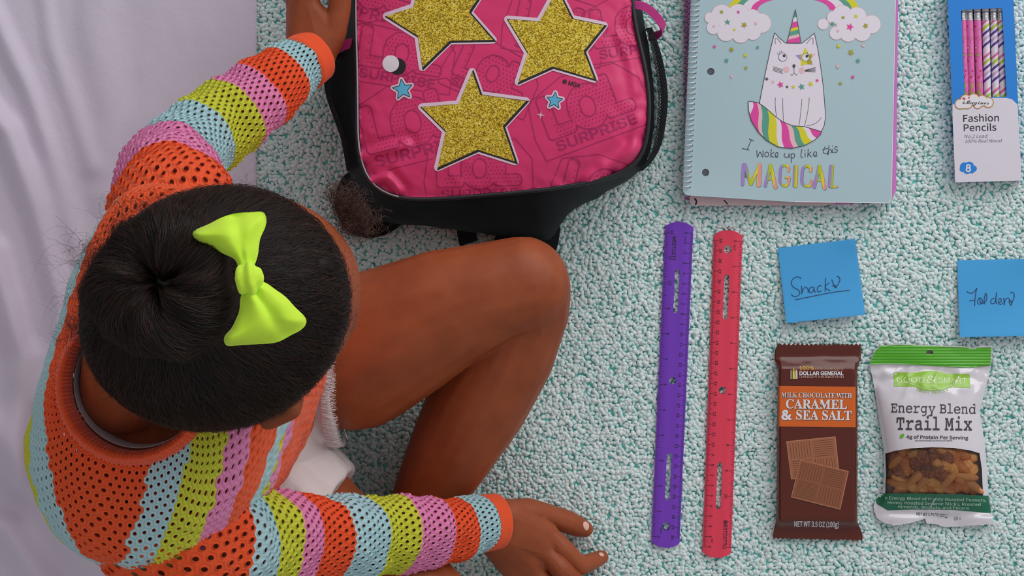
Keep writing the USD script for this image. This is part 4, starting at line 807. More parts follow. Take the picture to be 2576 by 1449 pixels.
for lab, pts in stars:
    g = Polygon(c1(pts))
    pr('star_rim', g.buffer(9.5, join_style='round'), STW, 2, seg=8); pr('star_shadow', affinity.translate(g, 2.6, 2.2).buffer(3.0, join_style='mitre'), STB, 3, seg=8); pr('gold_star', g, GOLD, 4, lab, seg=8)
SB = mat('star_blue', (92, 186, 224), .5)
for x, y, r, rot in ((1013, 225, 25, -8), (1395, 253, 20, 6)):
    g = star(x, y, r, .45, rot); pr('star_rim', g.buffer(6), STW, 2); pr('star_shadow', g.buffer(1.6), STB, 3); pr('blue_star', g, SB, 4)
pr('sparkle', unary_union([star(1360, 289, 11, .22, 8, 4)]), STW, 3)
pr('ball_print', Point(1000, 167).buffer(21), STB, 2, 'black half of a printed ball'); pr('ball_print', Point(983, 160).buffer(21), mat('ball_white', (232, 224, 232), .5), 3, 'white half of a printed ball')
pr('lettering', write('© MGA', 1414, 209, 10.5, 'Inter', 2, width=46, rot=15), STB, 2)
# side pockets of netting under pink binding, the webbing loop, shoulder straps
BIND = mat('binding_pink', (226, 60, 152), .5)
NET = mat('net_black', (22, 24, 30), .6)
def pocket(a, b, bulge, sgn):
    """Net between the rim at pixel row a[1] and the foot at row b[1] along one side of the bag."""
    def S(u, v):
        u, v = np.asarray(u, float), np.asarray(v, float)
        y = a[1] + (b[1] - a[1]) * u
        xb = np.interp(y, rbs[:, 1], rbs[:, 0])
        out = (np.sin(np.pi * np.clip(.08 + .92 * u, 0, 1)) ** .7) * bulge
        z = .006 + .074 * v
        bow = np.sin(np.pi * (.15 + .7 * v))
        return P(xb + sgn * (5 + out * bow) - sgn * 18 * np.clip(v - .6, 0, 1), y, z)
    side_ = rb[(rb[:, 0] - ctr[0]) * sgn > 0]; rbs = side_[np.argsort(side_[:, 1])]
    v, f, _ = lattice(S, 46, 20, .0005, .34, .42, wrap=False, flip=sgn)
    obj('net_pocket', (v, f), NET, pk, smooth=False, kind='stuff')
    q = np.array([S(0.0, w) for w in np.linspace(0, 1, 20)])
    return q
def ribbon(pts, wid, up, thick=.0012):
    p = np.asarray(pts, float); T = np.gradient(p, axis=0); T /= np.linalg.norm(T, axis=1, keepdims=True)
    W = np.cross(T, np.cross(np.broadcast_to(up, p.shape), T)); W = np.broadcast_to(np.asarray(up, float), p.shape) - T * (T @ np.asarray(up, float))[:, None]; W /= np.linalg.norm(W, axis=1, keepdims=True)
    Nn = np.cross(T, W); m = len(p); c = [p + W * wid / 2 + Nn * thick / 2, p - W * wid / 2 + Nn * thick / 2, p - W * wid / 2 - Nn * thick / 2, p + W * wid / 2 - Nn * thick / 2]
    v = np.stack(c, 1).reshape(-1, 3); f = []
    for i in range(m - 1):
        for k in range(4):
            a, b = i * 4 + k, i * 4 + (k + 1) % 4; f += [[a, b, b + 4], [a, b + 4, a + 4]]
    f += [[0, 2, 1], [0, 3, 2], [(m - 1) * 4, (m - 1) * 4 + 1, (m - 1) * 4 + 2], [(m - 1) * 4, (m - 1) * 4 + 2, (m - 1) * 4 + 3]]
    return v, np.array(f)
def spline(pts, n):
    p = np.array(pts, float); t = np.concatenate([[0], np.cumsum(np.linalg.norm(np.diff(p, axis=0), axis=1))]); return CubicSpline(t, p)(np.linspace(0, t[-1], n))
pocket((1660, 70), (1640, 430), 30, 1); pocket((840, 120), (880, 430), 6, -1)
obj('pocket_binding', ribbon(spline([P(1592, 12, .090), P(1612, 14, .088), P(1640, 30, .078), P(1662, 55, .066), P(1669, 72, .052), P(1655, 88, .034), P(1632, 92, .022)], 30), .0075, (0.35, .9, .5)), BIND, pk, smooth=30, label='pink binding round the mouth of the right side pocket')
obj('pocket_binding', ribbon(spline([P(893, 106, .088), P(872, 112, .085), P(850, 122, .076), P(838, 134, .060), P(834, 140, .03)], 24), .0085, (-.2, .95, .5)), BIND, pk, smooth=30, label='pink binding round the mouth of the left side pocket')
for k, (pts, w, lab) in enumerate((([P(905, 430, .02), P(875, 470, .017), P(868, 520, .0155), P(890, 562, .0155), P(930, 574, .0155), P(975, 562, .0155), P(1010, 540, .016)], .018, None), ([P(1330, 560, .02), P(1330, 590, .012), P(1318, 625, .0115), P(1300, 655, .0115), P(1285, 700, .0115)], .058, None), ([P(1172, 560, .014), P(1174, 585, .011), P(1178, 606, .009), P(1180, 612, .009)], .018, None))):
    obj('shoulder_strap', ribbon(spline(pts, 24), w, (1, 0.3, 0) if k else (.6, .6, .25), .005 if k < 2 else .002), NYLON, pk, smooth=30)
# ------------------------------------------------------------------ the child
def hull(*sp, seg=20):
    return m3.Manifold.batch_hull([m3.Manifold.sphere(r, seg).translate([float(v) for v in p]) for p, r in sp])
def chain(pts):
    return [hull(pts[i], pts[i + 1]) for i in range(len(pts) - 1)]
def px(x, y, z, r): return (P(x, y, z), r)
def skin_of(parts, edge, it):
    b = m3.Manifold.batch_boolean(parts, m3.OpType.Add).refine_to_length(edge)
    q = b.to_mesh(); me = trimesh.Trimesh(q.vert_properties[:, :3], q.tri_verts, process=True)
    trimesh.smoothing.filter_taubin(me, lamb=.5, nu=.52, iterations=it); return me
kid = thing('person', 'child in a striped openwork sweater and white shorts sitting cross-legged, dark hair in a bun', 'person', (-.26, -.08, 0))
YAW, PITCH = math.radians(20), math.radians(38)
HF = np.array([math.cos(PITCH) * math.cos(YAW), math.cos(PITCH) * math.sin(YAW), -math.sin(PITCH)])
HU = np.array([math.sin(PITCH) * math.cos(YAW), math.sin(PITCH) * math.sin(YAW), math.cos(PITCH)]); HL = np.array([-math.sin(YAW), math.cos(YAW), 0])
HC = np.array([-.188, -.0115, .485])
hd = lambda f, l, u: HC + f * HF + l * HL + u * HU
TY = math.radians(-19); TF = np.array([math.cos(TY), math.sin(TY), 0]); TL = np.array([-math.sin(TY), math.cos(TY), 0])
tp = lambda c, f, l, z: np.array([c[0], c[1], z]) + f * TF + l * TL
# sleeves (pixel, height, radius); each row starts a stripe
LARM = [(470, 690, .355, .042), (462, 590, .370, .047), (440, 540, .350, .046), (428, 500, .318, .044), (424, 462, .280, .042), (440, 425, .238, .0385), (512, 345, .195, .0345), (585, 293, .17, .0335), (650, 243, .15, .031), (715, 195, .128, .0285), (757, 163, .112, .0245), (790, 138, .100, .0235)]
LCOL = ['orange', 'blue', 'yellow', 'pink', 'blue', 'blue', 'yellow', 'pink', 'orange', 'blue', 'cuff']
LCOL = ['orange', 'orange', 'orange', 'pink', 'pink', 'blue', 'yellow', 'pink', 'orange', 'blue']
RARM = [(330, 1200, .345, .044), (400, 1318, .362, .051), (520, 1372, .33, .0475), (592, 1372, .30, .0445), (665, 1364, .272, .042), (738, 1360, .245, .0395), (822, 1356, .22, .0365), (908, 1350, .19, .0345), (992, 1344, .163, .0325), (1078, 1338, .133, .0300), (1156, 1328, .103, .0275), (1208, 1318, .082, .0248), (1252, 1311, .068, .0240)]
RCOL = ['orange', 'orange', 'blue', 'yellow', 'pink', 'orange', 'blue', 'yellow', 'pink', 'orange', 'blue']
def arm_axis(tab, dr): return [px(x, y, z, r - dr) for x, y, z, r in tab]
parts = []
cT = (-.253, -.080)
Lh, Rh = np.array([-.240, -.045, .093]), np.array([-.262, -.150, .093])
parts += [hull((Lh, .072), (Rh, .072), (tp(cT, 0, .045, .20), .066), (tp(cT, 0, -.045, .20), .066)), hull((tp(cT, 0, .045, .20), .066), (tp(cT, 0, -.045, .20), .066), (tp(cT, 0, .055, .30), .066), (tp(cT, 0, -.055, .30), .066)),
          hull((tp(cT, 0, .055, .30), .066), (tp(cT, 0, -.055, .30), .066), (tp(cT, .015, .08, .345), .030), (tp(cT, .015, -.08, .345), .030), ((-.262, -.066, .395), .034))]
neck0, neck1 = np.array([-.262, -.066, .395]), hd(-.035, 0, -.05)
parts += [hull((neck0, .040), (neck1, .037)), hull((np.array([-.276, -.074, .415]), .030), (neck1 + np.array([-.012, -.004, 0]), .034), (neck0, .038))]
skull = [m3.Manifold.sphere(1, 48).scale([.092, .073, .082])]
Mh = np.column_stack([HF, HL, HU, HC])
hs_ = lambda f, l, u, r: m3.Manifold.sphere(r, 20).translate([f, l, u])
head_parts = [m3.Manifold.batch_hull(skull + [hs_(.045, .035, -.045, .025), hs_(.045, -.035, -.045, .025)]), m3.Manifold.batch_hull([hs_(.045, .038, -.035, .028), hs_(.045, -.038, -.035, .028), hs_(.062, 0, -.088, .017), hs_(.02, .042, -.07, .018), hs_(.02, -.042, -.07, .018), hs_(.068, 0, -.03, .025)]),
              m3.Manifold.batch_hull([hs_(.088, 0, -.012, .006), hs_(.100, 0, -.036, .0085), hs_(.090, .010, -.040, .006), hs_(.090, -.010, -.040, .006)]),
              m3.Manifold.batch_hull([hs_(.086, .016, -.060, .005), hs_(.092, 0, -.058, .006), hs_(.086, -.016, -.060, .005)]), m3.Manifold.batch_hull([hs_(.083, .012, -.068, .005), hs_(.088, 0, -.069, .006), hs_(.083, -.012, -.068, .005)])]
for s in (1, -1):
    head_parts += [m3.Manifold.batch_hull([hs_(.080, .012 * s, .012, .008), hs_(.074, .036 * s, .012, .008)])]
    eo = .026 if s < 0 else .006; ear = [hs_(-.002 + eo, (.073 if s < 0 else .069) * s, -.040, .0075), hs_(.003 + eo, (.075 if s < 0 else .071) * s, -.014, .0065), hs_(-.010 + eo, (.079 if s < 0 else .070) * s, .000, .0075), hs_(-.018 + eo, (.081 if s < 0 else .070) * s, -.018, .0070)]
    head_parts += [m3.Manifold.batch_hull(ear)]
parts += [m.transform(Mh) for m in head_parts]
parts += chain(arm_axis(LARM, .010)) + chain(arm_axis(RARM, .010)) + [hull((tp(cT, .015, .08, .345), .030), arm_axis(LARM, .012)[1]), hull((tp(cT, .015, -.08, .345), .030), arm_axis(RARM, .012)[1])]
# legs
parts += chain([(Lh, .072), px(890, 890, .105, .069), px(1000, 838, .118, .0615), px(1120, 777, .130, .053), px(1240, 735, .138, .0445), px(1312, 714, .138, .0420)])
parts += chain([px(1318, 724, .130, .0415), px(1322, 775, .112, .0395), px(1270, 895, .088, .0445), px(1205, 1005, .070, .0465), px(1140, 1125, .056, .0405), px(1085, 1230, .048, .0335), px(1045, 1320, .044, .029)])
parts += chain([px(1045, 1320, .044, .029), px(1020, 1350, .037, .027), px(960, 1400, .035, .025), px(905, 1440, .030, .020)])
parts += chain([(Rh, .072), px(800, 1382, .095, .064), px(930, 1448, .110, .055), px(1050, 1520, .118, .046), px(1085, 1545, .112, .043)])
parts += chain([px(1085, 1560, .095, .042), px(960, 1640, .066, .045), px(820, 1640, .050, .034), px(740, 1600, .043, .028), px(660, 1540, .036, .022)])
body = skin_of(parts, .0045, 14)
# hands, finer
def hand(wrist, palm, fingers, thumb, web=()):
    ps = [hull(*palm)]
    ps += [hull(wrist[0], palm[0], palm[3]), hull(*wrist, palm[0], palm[1]), hull(*wrist, palm[2], palm[3]), hull(*wrist, palm[0], palm[3])]
    ps += [hull(*w) for w in web]
    for fg in fingers: ps += chain(fg)
    ps += chain(thumb)
    return ps
rhand = hand([px(1225, 1300, .068, .0165), px(1228, 1335, .066, .0165), px(1275, 1300, .064, .0165), px(1272, 1350, .060, .0165)],
             [px(1376, 1342, .046, 0.0110), px(1372, 1386, .048, .0100), px(1348, 1432, .044, 0.0106), px(1310, 1458, .036, 0.0106)],
             [[px(1372, 1340, .046, .0102), px(1416, 1382, .046, 0.0103), px(1458, 1424, .040, 0.0092), px(1488, 1413, .024, 0.0083), px(1513, 1402, .0125, 0.0067)],
              [px(1370, 1388, .048, .0100), px(1412, 1432, .052, 0.0101), px(1456, 1476, .046, 0.0092), px(1482, 1482, .028, 0.0084), px(1502, 1474, .0130, 0.0069)],
              [px(1346, 1432, .044, 0.0106), px(1380, 1480, .048, 0.0096), px(1416, 1530, .040, 0.0087), px(1446, 1540, .024, 0.0078), px(1466, 1540, .0125, 0.0067)],
              [px(1310, 1460, .036, 0.0101), px(1336, 1506, .038, 0.0087), px(1362, 1548, .030, 0.0078), px(1390, 1562, .018, 0.0072), px(1408, 1566, .0115, 0.0063)]],
             [px(1278, 1296, .060, .0150), px(1330, 1288, .048, .0130), px(1376, 1296, .036, .0108), px(1426, 1313, .024, 0.0110), px(1452, 1324, .0175, 0.0099), px(1472, 1331, .0140, 0.0076)])
lhand = hand([px(782, 148, .100, .0165), px(800, 150, .100, .0150), px(766, 100, .100, .0165), px(806, 118, .102, .0165)],
             [px(748, 26, .096, .0102), px(756, 4, .104, .0102), px(768, 0, .108, .0100), px(777, 18, .108, .0102)],
             [[px(776, 12, .108, .0098), px(782, -44, .112, .0088), px(815, -96, .118, .0078), px(870, -118, .122, .0068)],
              [px(768, -2, .108, .0098), px(768, -75, .114, .0090), px(805, -130, .120, .0080), px(865, -155, .122, .0068)],
              [px(756, 2, .104, .0096), px(750, -68, .110, .0086), px(780, -122, .118, .0076), px(838, -142, .122, .0066)],
              [px(747, 24, .096, .0092), px(734, -40, .100, .0080), px(748, -90, .104, .0072), px(788, -116, .110, .0062)]],
             [px(808, 118, .102, .0165), px(836, 84, .104, .0125), px(852, 30, .108, .0105), px(858, -16, .112, .0098), px(872, -60, .118, .0088)],
             [[px(806, 118, .102, .0165), px(836, 84, .104, .0125), px(806, 44, .104, .0095), px(777, 18, .108, .0102)], [px(836, 84, .104, .0125), px(846, 52, .105, .0105), px(810, 48, .105, .0090)]])
hands = skin_of(rhand, .003, 12), skin_of(lhand, .003, 40)
skin = usdkit.material(stage, '/World/Looks/skin', {'tc': ('texture_coordinate', {}), 'nv': ('noise_texture', {'scale': 26.0, 'detail': 4.0}), 'r': ('rgb_ramp', {'ramp': [(.3, tuple(lin((142, 69, 35)))), (.7, tuple(lin((164, 84, 47))))]}), 'nb': ('noise_texture', {'scale': 1300.0, 'detail': 2.0}), 'b': ('bump', {'strength': .22, 'distance': .0004}),
    'p': ('principled_bsdf', {'roughness': .52, 'specular_ior_level': .34, 'subsurface_weight': .12, 'subsurface_scale': .004, 'subsurface_radius': (1, .35, .18)})}, [('tc.object', 'nv.vector'), ('nv.fac', 'r.fac'), ('r.color', 'p.base_color'), ('tc.object', 'nb.vector'), ('nb.fac', 'b.height'), ('b.normal', 'p.normal')], surface='p.BSDF')
# one continuous skin: body and hands joined at the wrists
def man(me):
    return m3.Manifold(m3.Mesh(np.asarray(me.vertices, np.float32), np.asarray(me.faces, np.uint32)))
try:
    whole = m3.Manifold.batch_boolean([man(body), man(hands[0]), man(hands[1])], m3.OpType.Add); assert whole.num_tri() > 1000
    q = whole.to_mesh(); whole = (q.vert_properties[:, :3], q.tri_verts)
except Exception as e:
    print('union failed', e); whole = cat([(m.vertices, m.faces) for m in (body, *hands)])
obj('body', whole, skin, kid, smooth=True)
EYEW = mat('eye_white', (232, 228, 224), .2); IRIS = mat('eye_brown', (50, 28, 16), .2); LIP = mat('lip_skin', (140, 70, 62), .4)
for s in (1, -1):
    e = trimesh.creation.icosphere(2, .0115); e.apply_translation(hd(.0735, .030 * s, -.010)); ep = obj('eye', e, EYEW, kid, smooth=True)
    e = trimesh.creation.icosphere(2, .0058); e.apply_translation(hd(.0805, .030 * s, -.012)); obj('iris', e, IRIS, ep, smooth=True)
NAIL = mat('nail_pale', (236, 190, 176), .25, coat_weight=.4)
def nail(tip, back, up, w, l):
    tip, back = np.array(tip), np.array(back); d = tip - back; d /= np.linalg.norm(d); up = np.array(up, float); up -= d * (up @ d); up /= np.linalg.norm(up); sd = np.cross(d, up)
    m = trimesh.creation.icosphere(3); v = np.array(m.vertices); v = np.sign(v) * np.abs(v) ** .8 * (l, w, .0011)
    v[:, 2] -= (v[:, 1] / w) ** 2 * w * .35
    obj('fingernail', (tip + v[:, :1] * d + v[:, 1:2] * sd + v[:, 2:] * up, m.faces), NAIL, kid, smooth=True)
nail(P(1471, 1323, .0233), P(1450, 1315, .0285), (.1, .35, 1), .0050, .0052)
nail(P(1512, 1398, .0212), P(1496, 1404, .0280), (.3, .35, 1), .0034, .0040)

# ---- sweater: openwork knit, one mesh per stripe
YARN = {k: mat('yarn_' + k, c, .9, bump=(1500, .5, .0006), sheen_weight=.2) for k, c in dict(orange=(240, 88, 32), blue=(178, 214, 220), yellow=(208, 212, 56), pink=(232, 140, 188)).items()}
RIB = mat('rib_orange', (238, 82, 28), .9, bump=(1600, .4, .0004), sheen_weight=.2)
sw = holder('sweater', kid, 'orange, blue, yellow and pink striped openwork sweater')
def stripes(S, nu, nv, bounds, cols, thick=.0013, flip=1, field=None):
    v, f, rows = lattice(S, nu, nv, thick, flip=flip)
    vc = (rows + .5) / nv
    if field is not None:                                      # stripe by where the middle of each knit cell lies
        cells = v.reshape(-1, 60, 3)[:, 36:48].mean(1); vc = np.repeat(-field(cells), len(f) // len(cells))
    k = np.clip(np.searchsorted(bounds, vc, 'right') - 1, 0, len(cols) - 1)
    sides = [np.ones(len(f), bool)] if field is None else [np.repeat((cells - np.array([-.2834, -.082, 0])) @ np.array([.996, -.09, 0]) > 0, len(f) // len(cells))]
    sides = sides if field is None else [sides[0], ~sides[0]]                     # the front and the back run of a stripe
    for i, c in enumerate(cols):
        for sd in (sides if i else [np.ones(len(f), bool)]):
            if ((k == i) & sd).any(): obj('knit_stripe', pick(v, f, (k == i) & sd), YARN[c], sw, smooth=70, label=c + ' knitted stripe')
def sleeve(tab, cols, seed):
    tab = [t for t in tab]; c = np.array([P(x, y, z) for x, y, z, r in tab]); r = np.array([t[3] for t in tab])
    L = np.concatenate([[0], np.cumsum(np.linalg.norm(np.diff(c, axis=0), axis=1))]); cs, rs = CubicSpline(L, c), PchipInterpolator(L, r)
    end = L[-2]
    def frame(s):
        T = cs(s, 1); T /= np.linalg.norm(T, axis=1, keepdims=True)
        ref = np.array([.45, .1, 1.0]); e1 = np.cross(T, ref); e1 /= np.linalg.norm(e1, axis=1, keepdims=True); return T, e1, np.cross(e1, T)
    def S(u, v, dr=0.0):
        s = np.clip(v, 0, 1) * end; T, e1, e2 = frame(s); a = 2 * np.pi * u
        d = np.cos(a)[:, None] * e1 + np.sin(a)[:, None] * e2
        R = rs(s) + dr
        q = cs(s) + d * R[:, None]
        w = (meshkit.fbm(q * 34 + seed, 3, seed) - .5) * .012 + 0.0006 * np.sin(s / .034 * 2 * np.pi + 2 * np.sin(a))
        return q + d * w[:, None]
    nv = int(end / .0060); nu = 35
    stripes(S, nu, nv, L[:-2] / end, cols)
    # ribbed cuff
    w = np.linspace(0, 1, 9); m = 300; a = np.arange(m) * 2 * np.pi / m
    V = []
    for t in w:
        s = np.full(m, end - .002 + (L[-1] - end + .004) * t); T, e1, e2 = frame(s); d = np.cos(a)[:, None] * e1 + np.sin(a)[:, None] * e2
        R = rs(np.minimum(s, L[-1])) + .0012 - .003 * max(0, t - .88) / .12 - .002 * max(0, .1 - t) / .1 + .00022 * np.sin(a * 75)
        V.append(cs(s) + d * R[:, None])
    for t in (.96, .6):
        s = np.full(m, end + (L[-1] - end) * t); T, e1, e2 = frame(s); V.append(cs(s) + (np.cos(a)[:, None] * e1 + np.sin(a)[:, None] * e2) * (rs(s) - .0025)[:, None])
    V = np.vstack(V); i, j = np.meshgrid(np.arange(len(V) // m - 1), np.arange(m), indexing='ij'); jn = (j + 1) % m
    F = np.vstack([np.stack([i * m + j, i * m + jn, (i + 1) * m + jn], -1).reshape(-1, 3), np.stack([i * m + j, (i + 1) * m + jn, (i + 1) * m + j], -1).reshape(-1, 3)])
    obj('cuff', (V, F), RIB, sw, smooth=50, label='ribbed orange cuff')
sleeve(LARM, LCOL, 3); sleeve(RARM, RCOL, 5)
RING = np.array([  # z, cx, cy, a, b, tilt
    (.446, -.259, -.066, .050, .053, -.10), (.432, -.258, -.070, .066, .092, -.08), (.405, -.255, -.076, .080, .126, -.05), (.360, -.254, -.080, .087, .134, 0), (.290, -.255, -.082, .092, .132, 0), (.210, -.255, -.084, .090, .126, 0), (.140, -.256, -.086, .090, .125, 0), (.082, -.257, -.087, .093, .129, 0)])
rk = np.arange(8) / 7.0; RC = PchipInterpolator(rk, RING)
def torso(u, v):
    p = RC(np.clip(v, 0, 1)); a = 2 * np.pi * u; ca, sa = np.cos(a), np.sin(a)
    up = np.clip((p[:, 0] - .12) / .12, 0, 1) * np.clip((.446 - p[:, 0]) / .03, 0, 1); e = np.where((ca < 0) & (sa > 0), .88 - .26 * up, .88)   # the left shoulder is pulled forward by the reaching arm
    f = np.sign(ca) * np.abs(ca) ** e * p[:, 3] * (1 + .10 * up * np.clip(sa, 0, 1) * (ca < 0)); l = np.sign(sa) * np.abs(sa) ** e * p[:, 4] * (1 + .16 * up * (sa > 0))
    q = np.stack([p[:, 1], p[:, 2], p[:, 0] + p[:, 5] * f], 1) + f[:, None] * TF + l[:, None] * TL
    d = q - np.stack([p[:, 1], p[:, 2], q[:, 2]], 1); d /= np.linalg.norm(d, axis=1, keepdims=True)
    w = (meshkit.fbm(q * np.array([26, 26, 15.]) + 3, 3, 11) - .5) * .014 * np.clip(v * 4, 0, 1)
    return q + d * w[:, None]
def hang(q):
    f = (q - np.array([-.256, -.082, 0])) @ np.array([.996, -.09, 0])
    l = (q - np.array([-.256, -.082, 0])) @ TL
    return q[:, 2] + 1.2 * np.clip(l - .05, 0, 1) * (f > -.03) - 1.4 * np.abs(f + .0275) + (meshkit.noise(q * 60, 3) - .5) * .004
stripes(torso, 68, 52, np.array([-9, -.390, -.352, -.307, -.268, -.210, -.180, -.168, -.150]), ['orange', 'blue', 'yellow', 'pink', 'orange', 'blue', 'yellow', 'pink', 'orange'], flip=-1, field=hang)
# ribbed collar
m = 360; a = np.arange(m) * 2 * np.pi / m; V = []
for z, ra, rb_ in ((.440, .0535, .0575), (.448, .0535, .0570), (.456, .0515, .0545), (.461, .0485, .0510), (.460, .0460, .0480), (.452, .0445, .0465), (.436, .0450, .0470)):
    k = 1 + .008 * np.sign(np.sin(a * 110)) * (z > .441)
    f, l = np.cos(a) * ra * k, np.sin(a) * rb_ * k
    V.append(np.stack([np.full(m, -.259), np.full(m, -.066), z - .12 * f], 1) + f[:, None] * TF + l[:, None] * TL)
V = np.vstack(V); i, j = np.meshgrid(np.arange(6), np.arange(m), indexing='ij'); jn = (j + 1) % m
obj('collar', (V, np.vstack([np.stack([i * m + j, i * m + jn, (i + 1) * m + jn], -1).reshape(-1, 3), np.stack([i * m + j, (i + 1) * m + jn, (i + 1) * m + j], -1).reshape(-1, 3)])), RIB, sw, smooth=50, label='ribbed orange collar')
V = []
for z, r in ((.420, .0462), (.438, .0455), (.4425, .0449), (.442, .0442), (.420, .0440)):
    a_ = np.arange(80) * 2 * np.pi / 80; V.append(np.stack([np.full(80, -.2585), np.full(80, -.066), np.full(80, z)], 1) + (np.cos(a_) * r)[:, None] * TF + (np.sin(a_) * r)[:, None] * TL)
V = np.vstack(V); i, j = np.meshgrid(np.arange(4), np.arange(80), indexing='ij'); jn = (j + 1) % 80
obj('undershirt', (V, np.vstack([np.stack([i * 80 + j, i * 80 + jn, (i + 1) * 80 + jn], -1).reshape(-1, 3), np.stack([i * 80 + j, (i + 1) * 80 + jn, (i + 1) * 80 + j], -1).reshape(-1, 3)])), mat('shirt_grey', (206, 204, 216), .8), kid, smooth=True, label='pale grey undershirt showing inside the collar')

# ---- shorts
DEN = mat('denim_white', (226, 216, 216), .8, bump=(900, .35, .0008))
g = .007
Lx_, Rx_ = px(890, 890, .105, .069 + g), px(860, 1412, .102, .060 + g)
sl = hull((Lh, .072 + g), Lx_).trim_by_plane([-1, 0, 0], .156)
rd = np.array([.80, -.55, 0.05]); rd /= np.linalg.norm(rd); rp_ = P(800, 1300, .12)
sr = hull((Rh, .072 + g), Rx_).trim_by_plane(list(-rd), float(-rd @ rp_))
hips = hull((Lh, .072 + g), (Rh, .072 + g), (tp(cT, 0, .045, .15), .070), (tp(cT, 0, -.045, .15), .070))
lap = hull((Lh + [.045, .01, .02], .05), (Rh + [.045, .0, .02], .05), (Lh + [-.01, 0, .02], .06), (Rh + [-.01, 0, .02], .06))
sh_ = skin_of([sl, sr, hips, lap], .0045, 10)
v = np.array(sh_.vertices); n = sh_.vertex_normals
v = v + n * ((meshkit.fbm(v * np.array([40, 26, 40.]), 3, 14) - .5) * .009)[:, None]
shp = obj('shorts', (v, sh_.faces), DEN, kid, smooth=True, label='white denim cut-off shorts with frayed hems')
# frayed hems: threads along the cut edge
def fray(axis_p, axis_d, r, n, seed, cen, length=.010):
    r_ = np.random.default_rng(seed); d = np.array(axis_d, float); d /= np.linalg.norm(d); e1 = np.cross(d, (0, 0, 1.0)); e1 /= np.linalg.norm(e1); e2 = np.cross(e1, d); out = []
    for a in r_.uniform(-.3, math.pi + .3, n):
        rad = np.cos(a) * e1 + np.sin(a) * e2; b = np.array(cen) + rad * (r + r_.normal(0, .0008)); L = length * r_.uniform(.35, 1.1)
        t = np.linspace(0, 1, 6)[:, None]; side = np.cross(d, rad) * r_.normal(0, .5)
        out.append(b - d * .004 + d * t * (L + .004) + rad * (.0015 * np.sin(t * 3) - .002 * t) + side * L * t ** 1.6)
    return out
fr_ = fray(None, (1, 0, 0), .0745, 1500, 2, P(840, 912, .1035) , .009) + fray(None, rd, .0655, 900, 3, rp_ + np.array([-.028, -.04, -.020]), .009)
curves('frayed_thread', np.array(fr_), .0005, mat('thread_white', (236, 228, 230), .9), shp, kind='stuff')
loose = [spline([P(842, 1060, .12), P(858, 1068, .121), P(868, 1085, .118), P(875, 1105, .112)], 12), spline([P(818, 1236, .14), P(835, 1248, .145), P(850, 1246, .146), P(862, 1238, .143)], 12)]
for s_ in loose: curves('loose_thread', np.array([s_]), .0008, mat('thread_white', 0), shp, taper=False)
# ---- hair: pulled back over the skull into a bun, with strands
HAIR = mat('hair_dark', (22, 14, 12), .42, specular_ior_level=.5)
hair = holder('hair', kid, 'dark brown hair pulled back into a round bun')
SEM = np.array([.092, .073, .082])
AX = np.array([-.10 * 1, 0, 0]) @ np.eye(3)
loc = lambda w: np.stack([w @ HF, w @ HL, w @ HU], -1)               # world direction to head frame
wld = lambda p: HC + p[..., :1] * HF + p[..., 1:2] * HL + p[..., 2:3] * HU
up_l = loc(np.array([[0, 0, 1.0]]))[0]
fw_l = loc(np.array([[math.cos(YAW), math.sin(YAW), 0]]))[0]; sd_l = np.array([0, 1.0, 0])
def limit(d):
    az = np.arctan2(d @ sd_l, d @ fw_l)
    c = np.cos(az)
    return np.radians(np.where(c > 0, 92 - 15 * c ** 1.2, 92 + 30 * (-c)))
def on_head(d, off):
    q = d / np.linalg.norm(d / SEM, axis=-1, keepdims=True)
    n = q / SEM ** 2; n /= np.linalg.norm(n, axis=-1, keepdims=True)
    return q + n * np.asarray(off)[..., None]
ico = trimesh.creation.icosphere(6); d = np.array(ico.vertices)
q = d * SEM; dd = q / np.linalg.norm(q, axis=1, keepdims=True)
ang = np.arccos(np.clip(dd @ up_l, -1, 1)); lm = limit(dd)
edge = np.clip((lm - ang) / math.radians(16), -1, 1)
off = -.0015 + .0080 * np.clip(edge, 0, 1) ** .6 + (meshkit.fbm(dd * np.array([14, 14, 14]), 3, 41) - .5) * .0030 * np.clip(edge, 0, 1)
cv = wld(on_head(dd, off)); keep = (edge[ico.faces] > -.15).all(1)
obj('scalp_hair', pick(cv, np.array(ico.faces), keep), HAIR, hair, smooth=True)
rh = np.random.default_rng(77)
BUN = P(412, 715, .600); bd_l = loc((BUN - HC)[None])[0]; bd_l /= np.linalg.norm(bd_l)
bn = BUN - HC; bn /= np.linalg.norm(bn); bn = bn * .55 + np.array([-.10, .03, .60]); bn /= np.linalg.norm(bn); be1 = np.cross(bn, [0, 1, 0]); be1 /= np.linalg.norm(be1); be2 = np.cross(bn, be1)
RM, Rm = .0255, .0190
def bun_p(ph, th, k=0.0):
    w = 1 + .12 * np.sin(3 * ph + 1) + .05 * np.sin(11 * ph - th) + .06 * np.sin(7 * ph + 2 * th)
    rr = Rm * w + k
    R = RM + rr * np.cos(th)
    return BUN + (R * np.cos(ph))[..., None] * be1 + (R * np.sin(ph))[..., None] * be2 + (rr * np.sin(th) * .95)[..., None] * bn + .0025 * np.sin(4 * ph + 1.5 * th)[..., None] * bn
a, b = np.meshgrid(np.linspace(0, 2 * np.pi, 97)[:-1], np.linspace(0, 2 * np.pi, 49)[:-1], indexing='ij')
V = bun_p(a, b, (meshkit.fbm(np.stack([np.cos(a) * 4, np.sin(a) * 4, b * 1.2], -1), 3, 9) - .5) * .006 - .001).reshape(-1, 3)
i, j = np.meshgrid(np.arange(96), np.arange(48), indexing='ij'); i2, j2 = (i + 1) % 96, (j + 1) % 48
F = np.vstack([np.stack([i * 48 + j, i2 * 48 + j2, i2 * 48 + j], -1).reshape(-1, 3), np.stack([i * 48 + j, i * 48 + j2, i2 * 48 + j2], -1).reshape(-1, 3)])
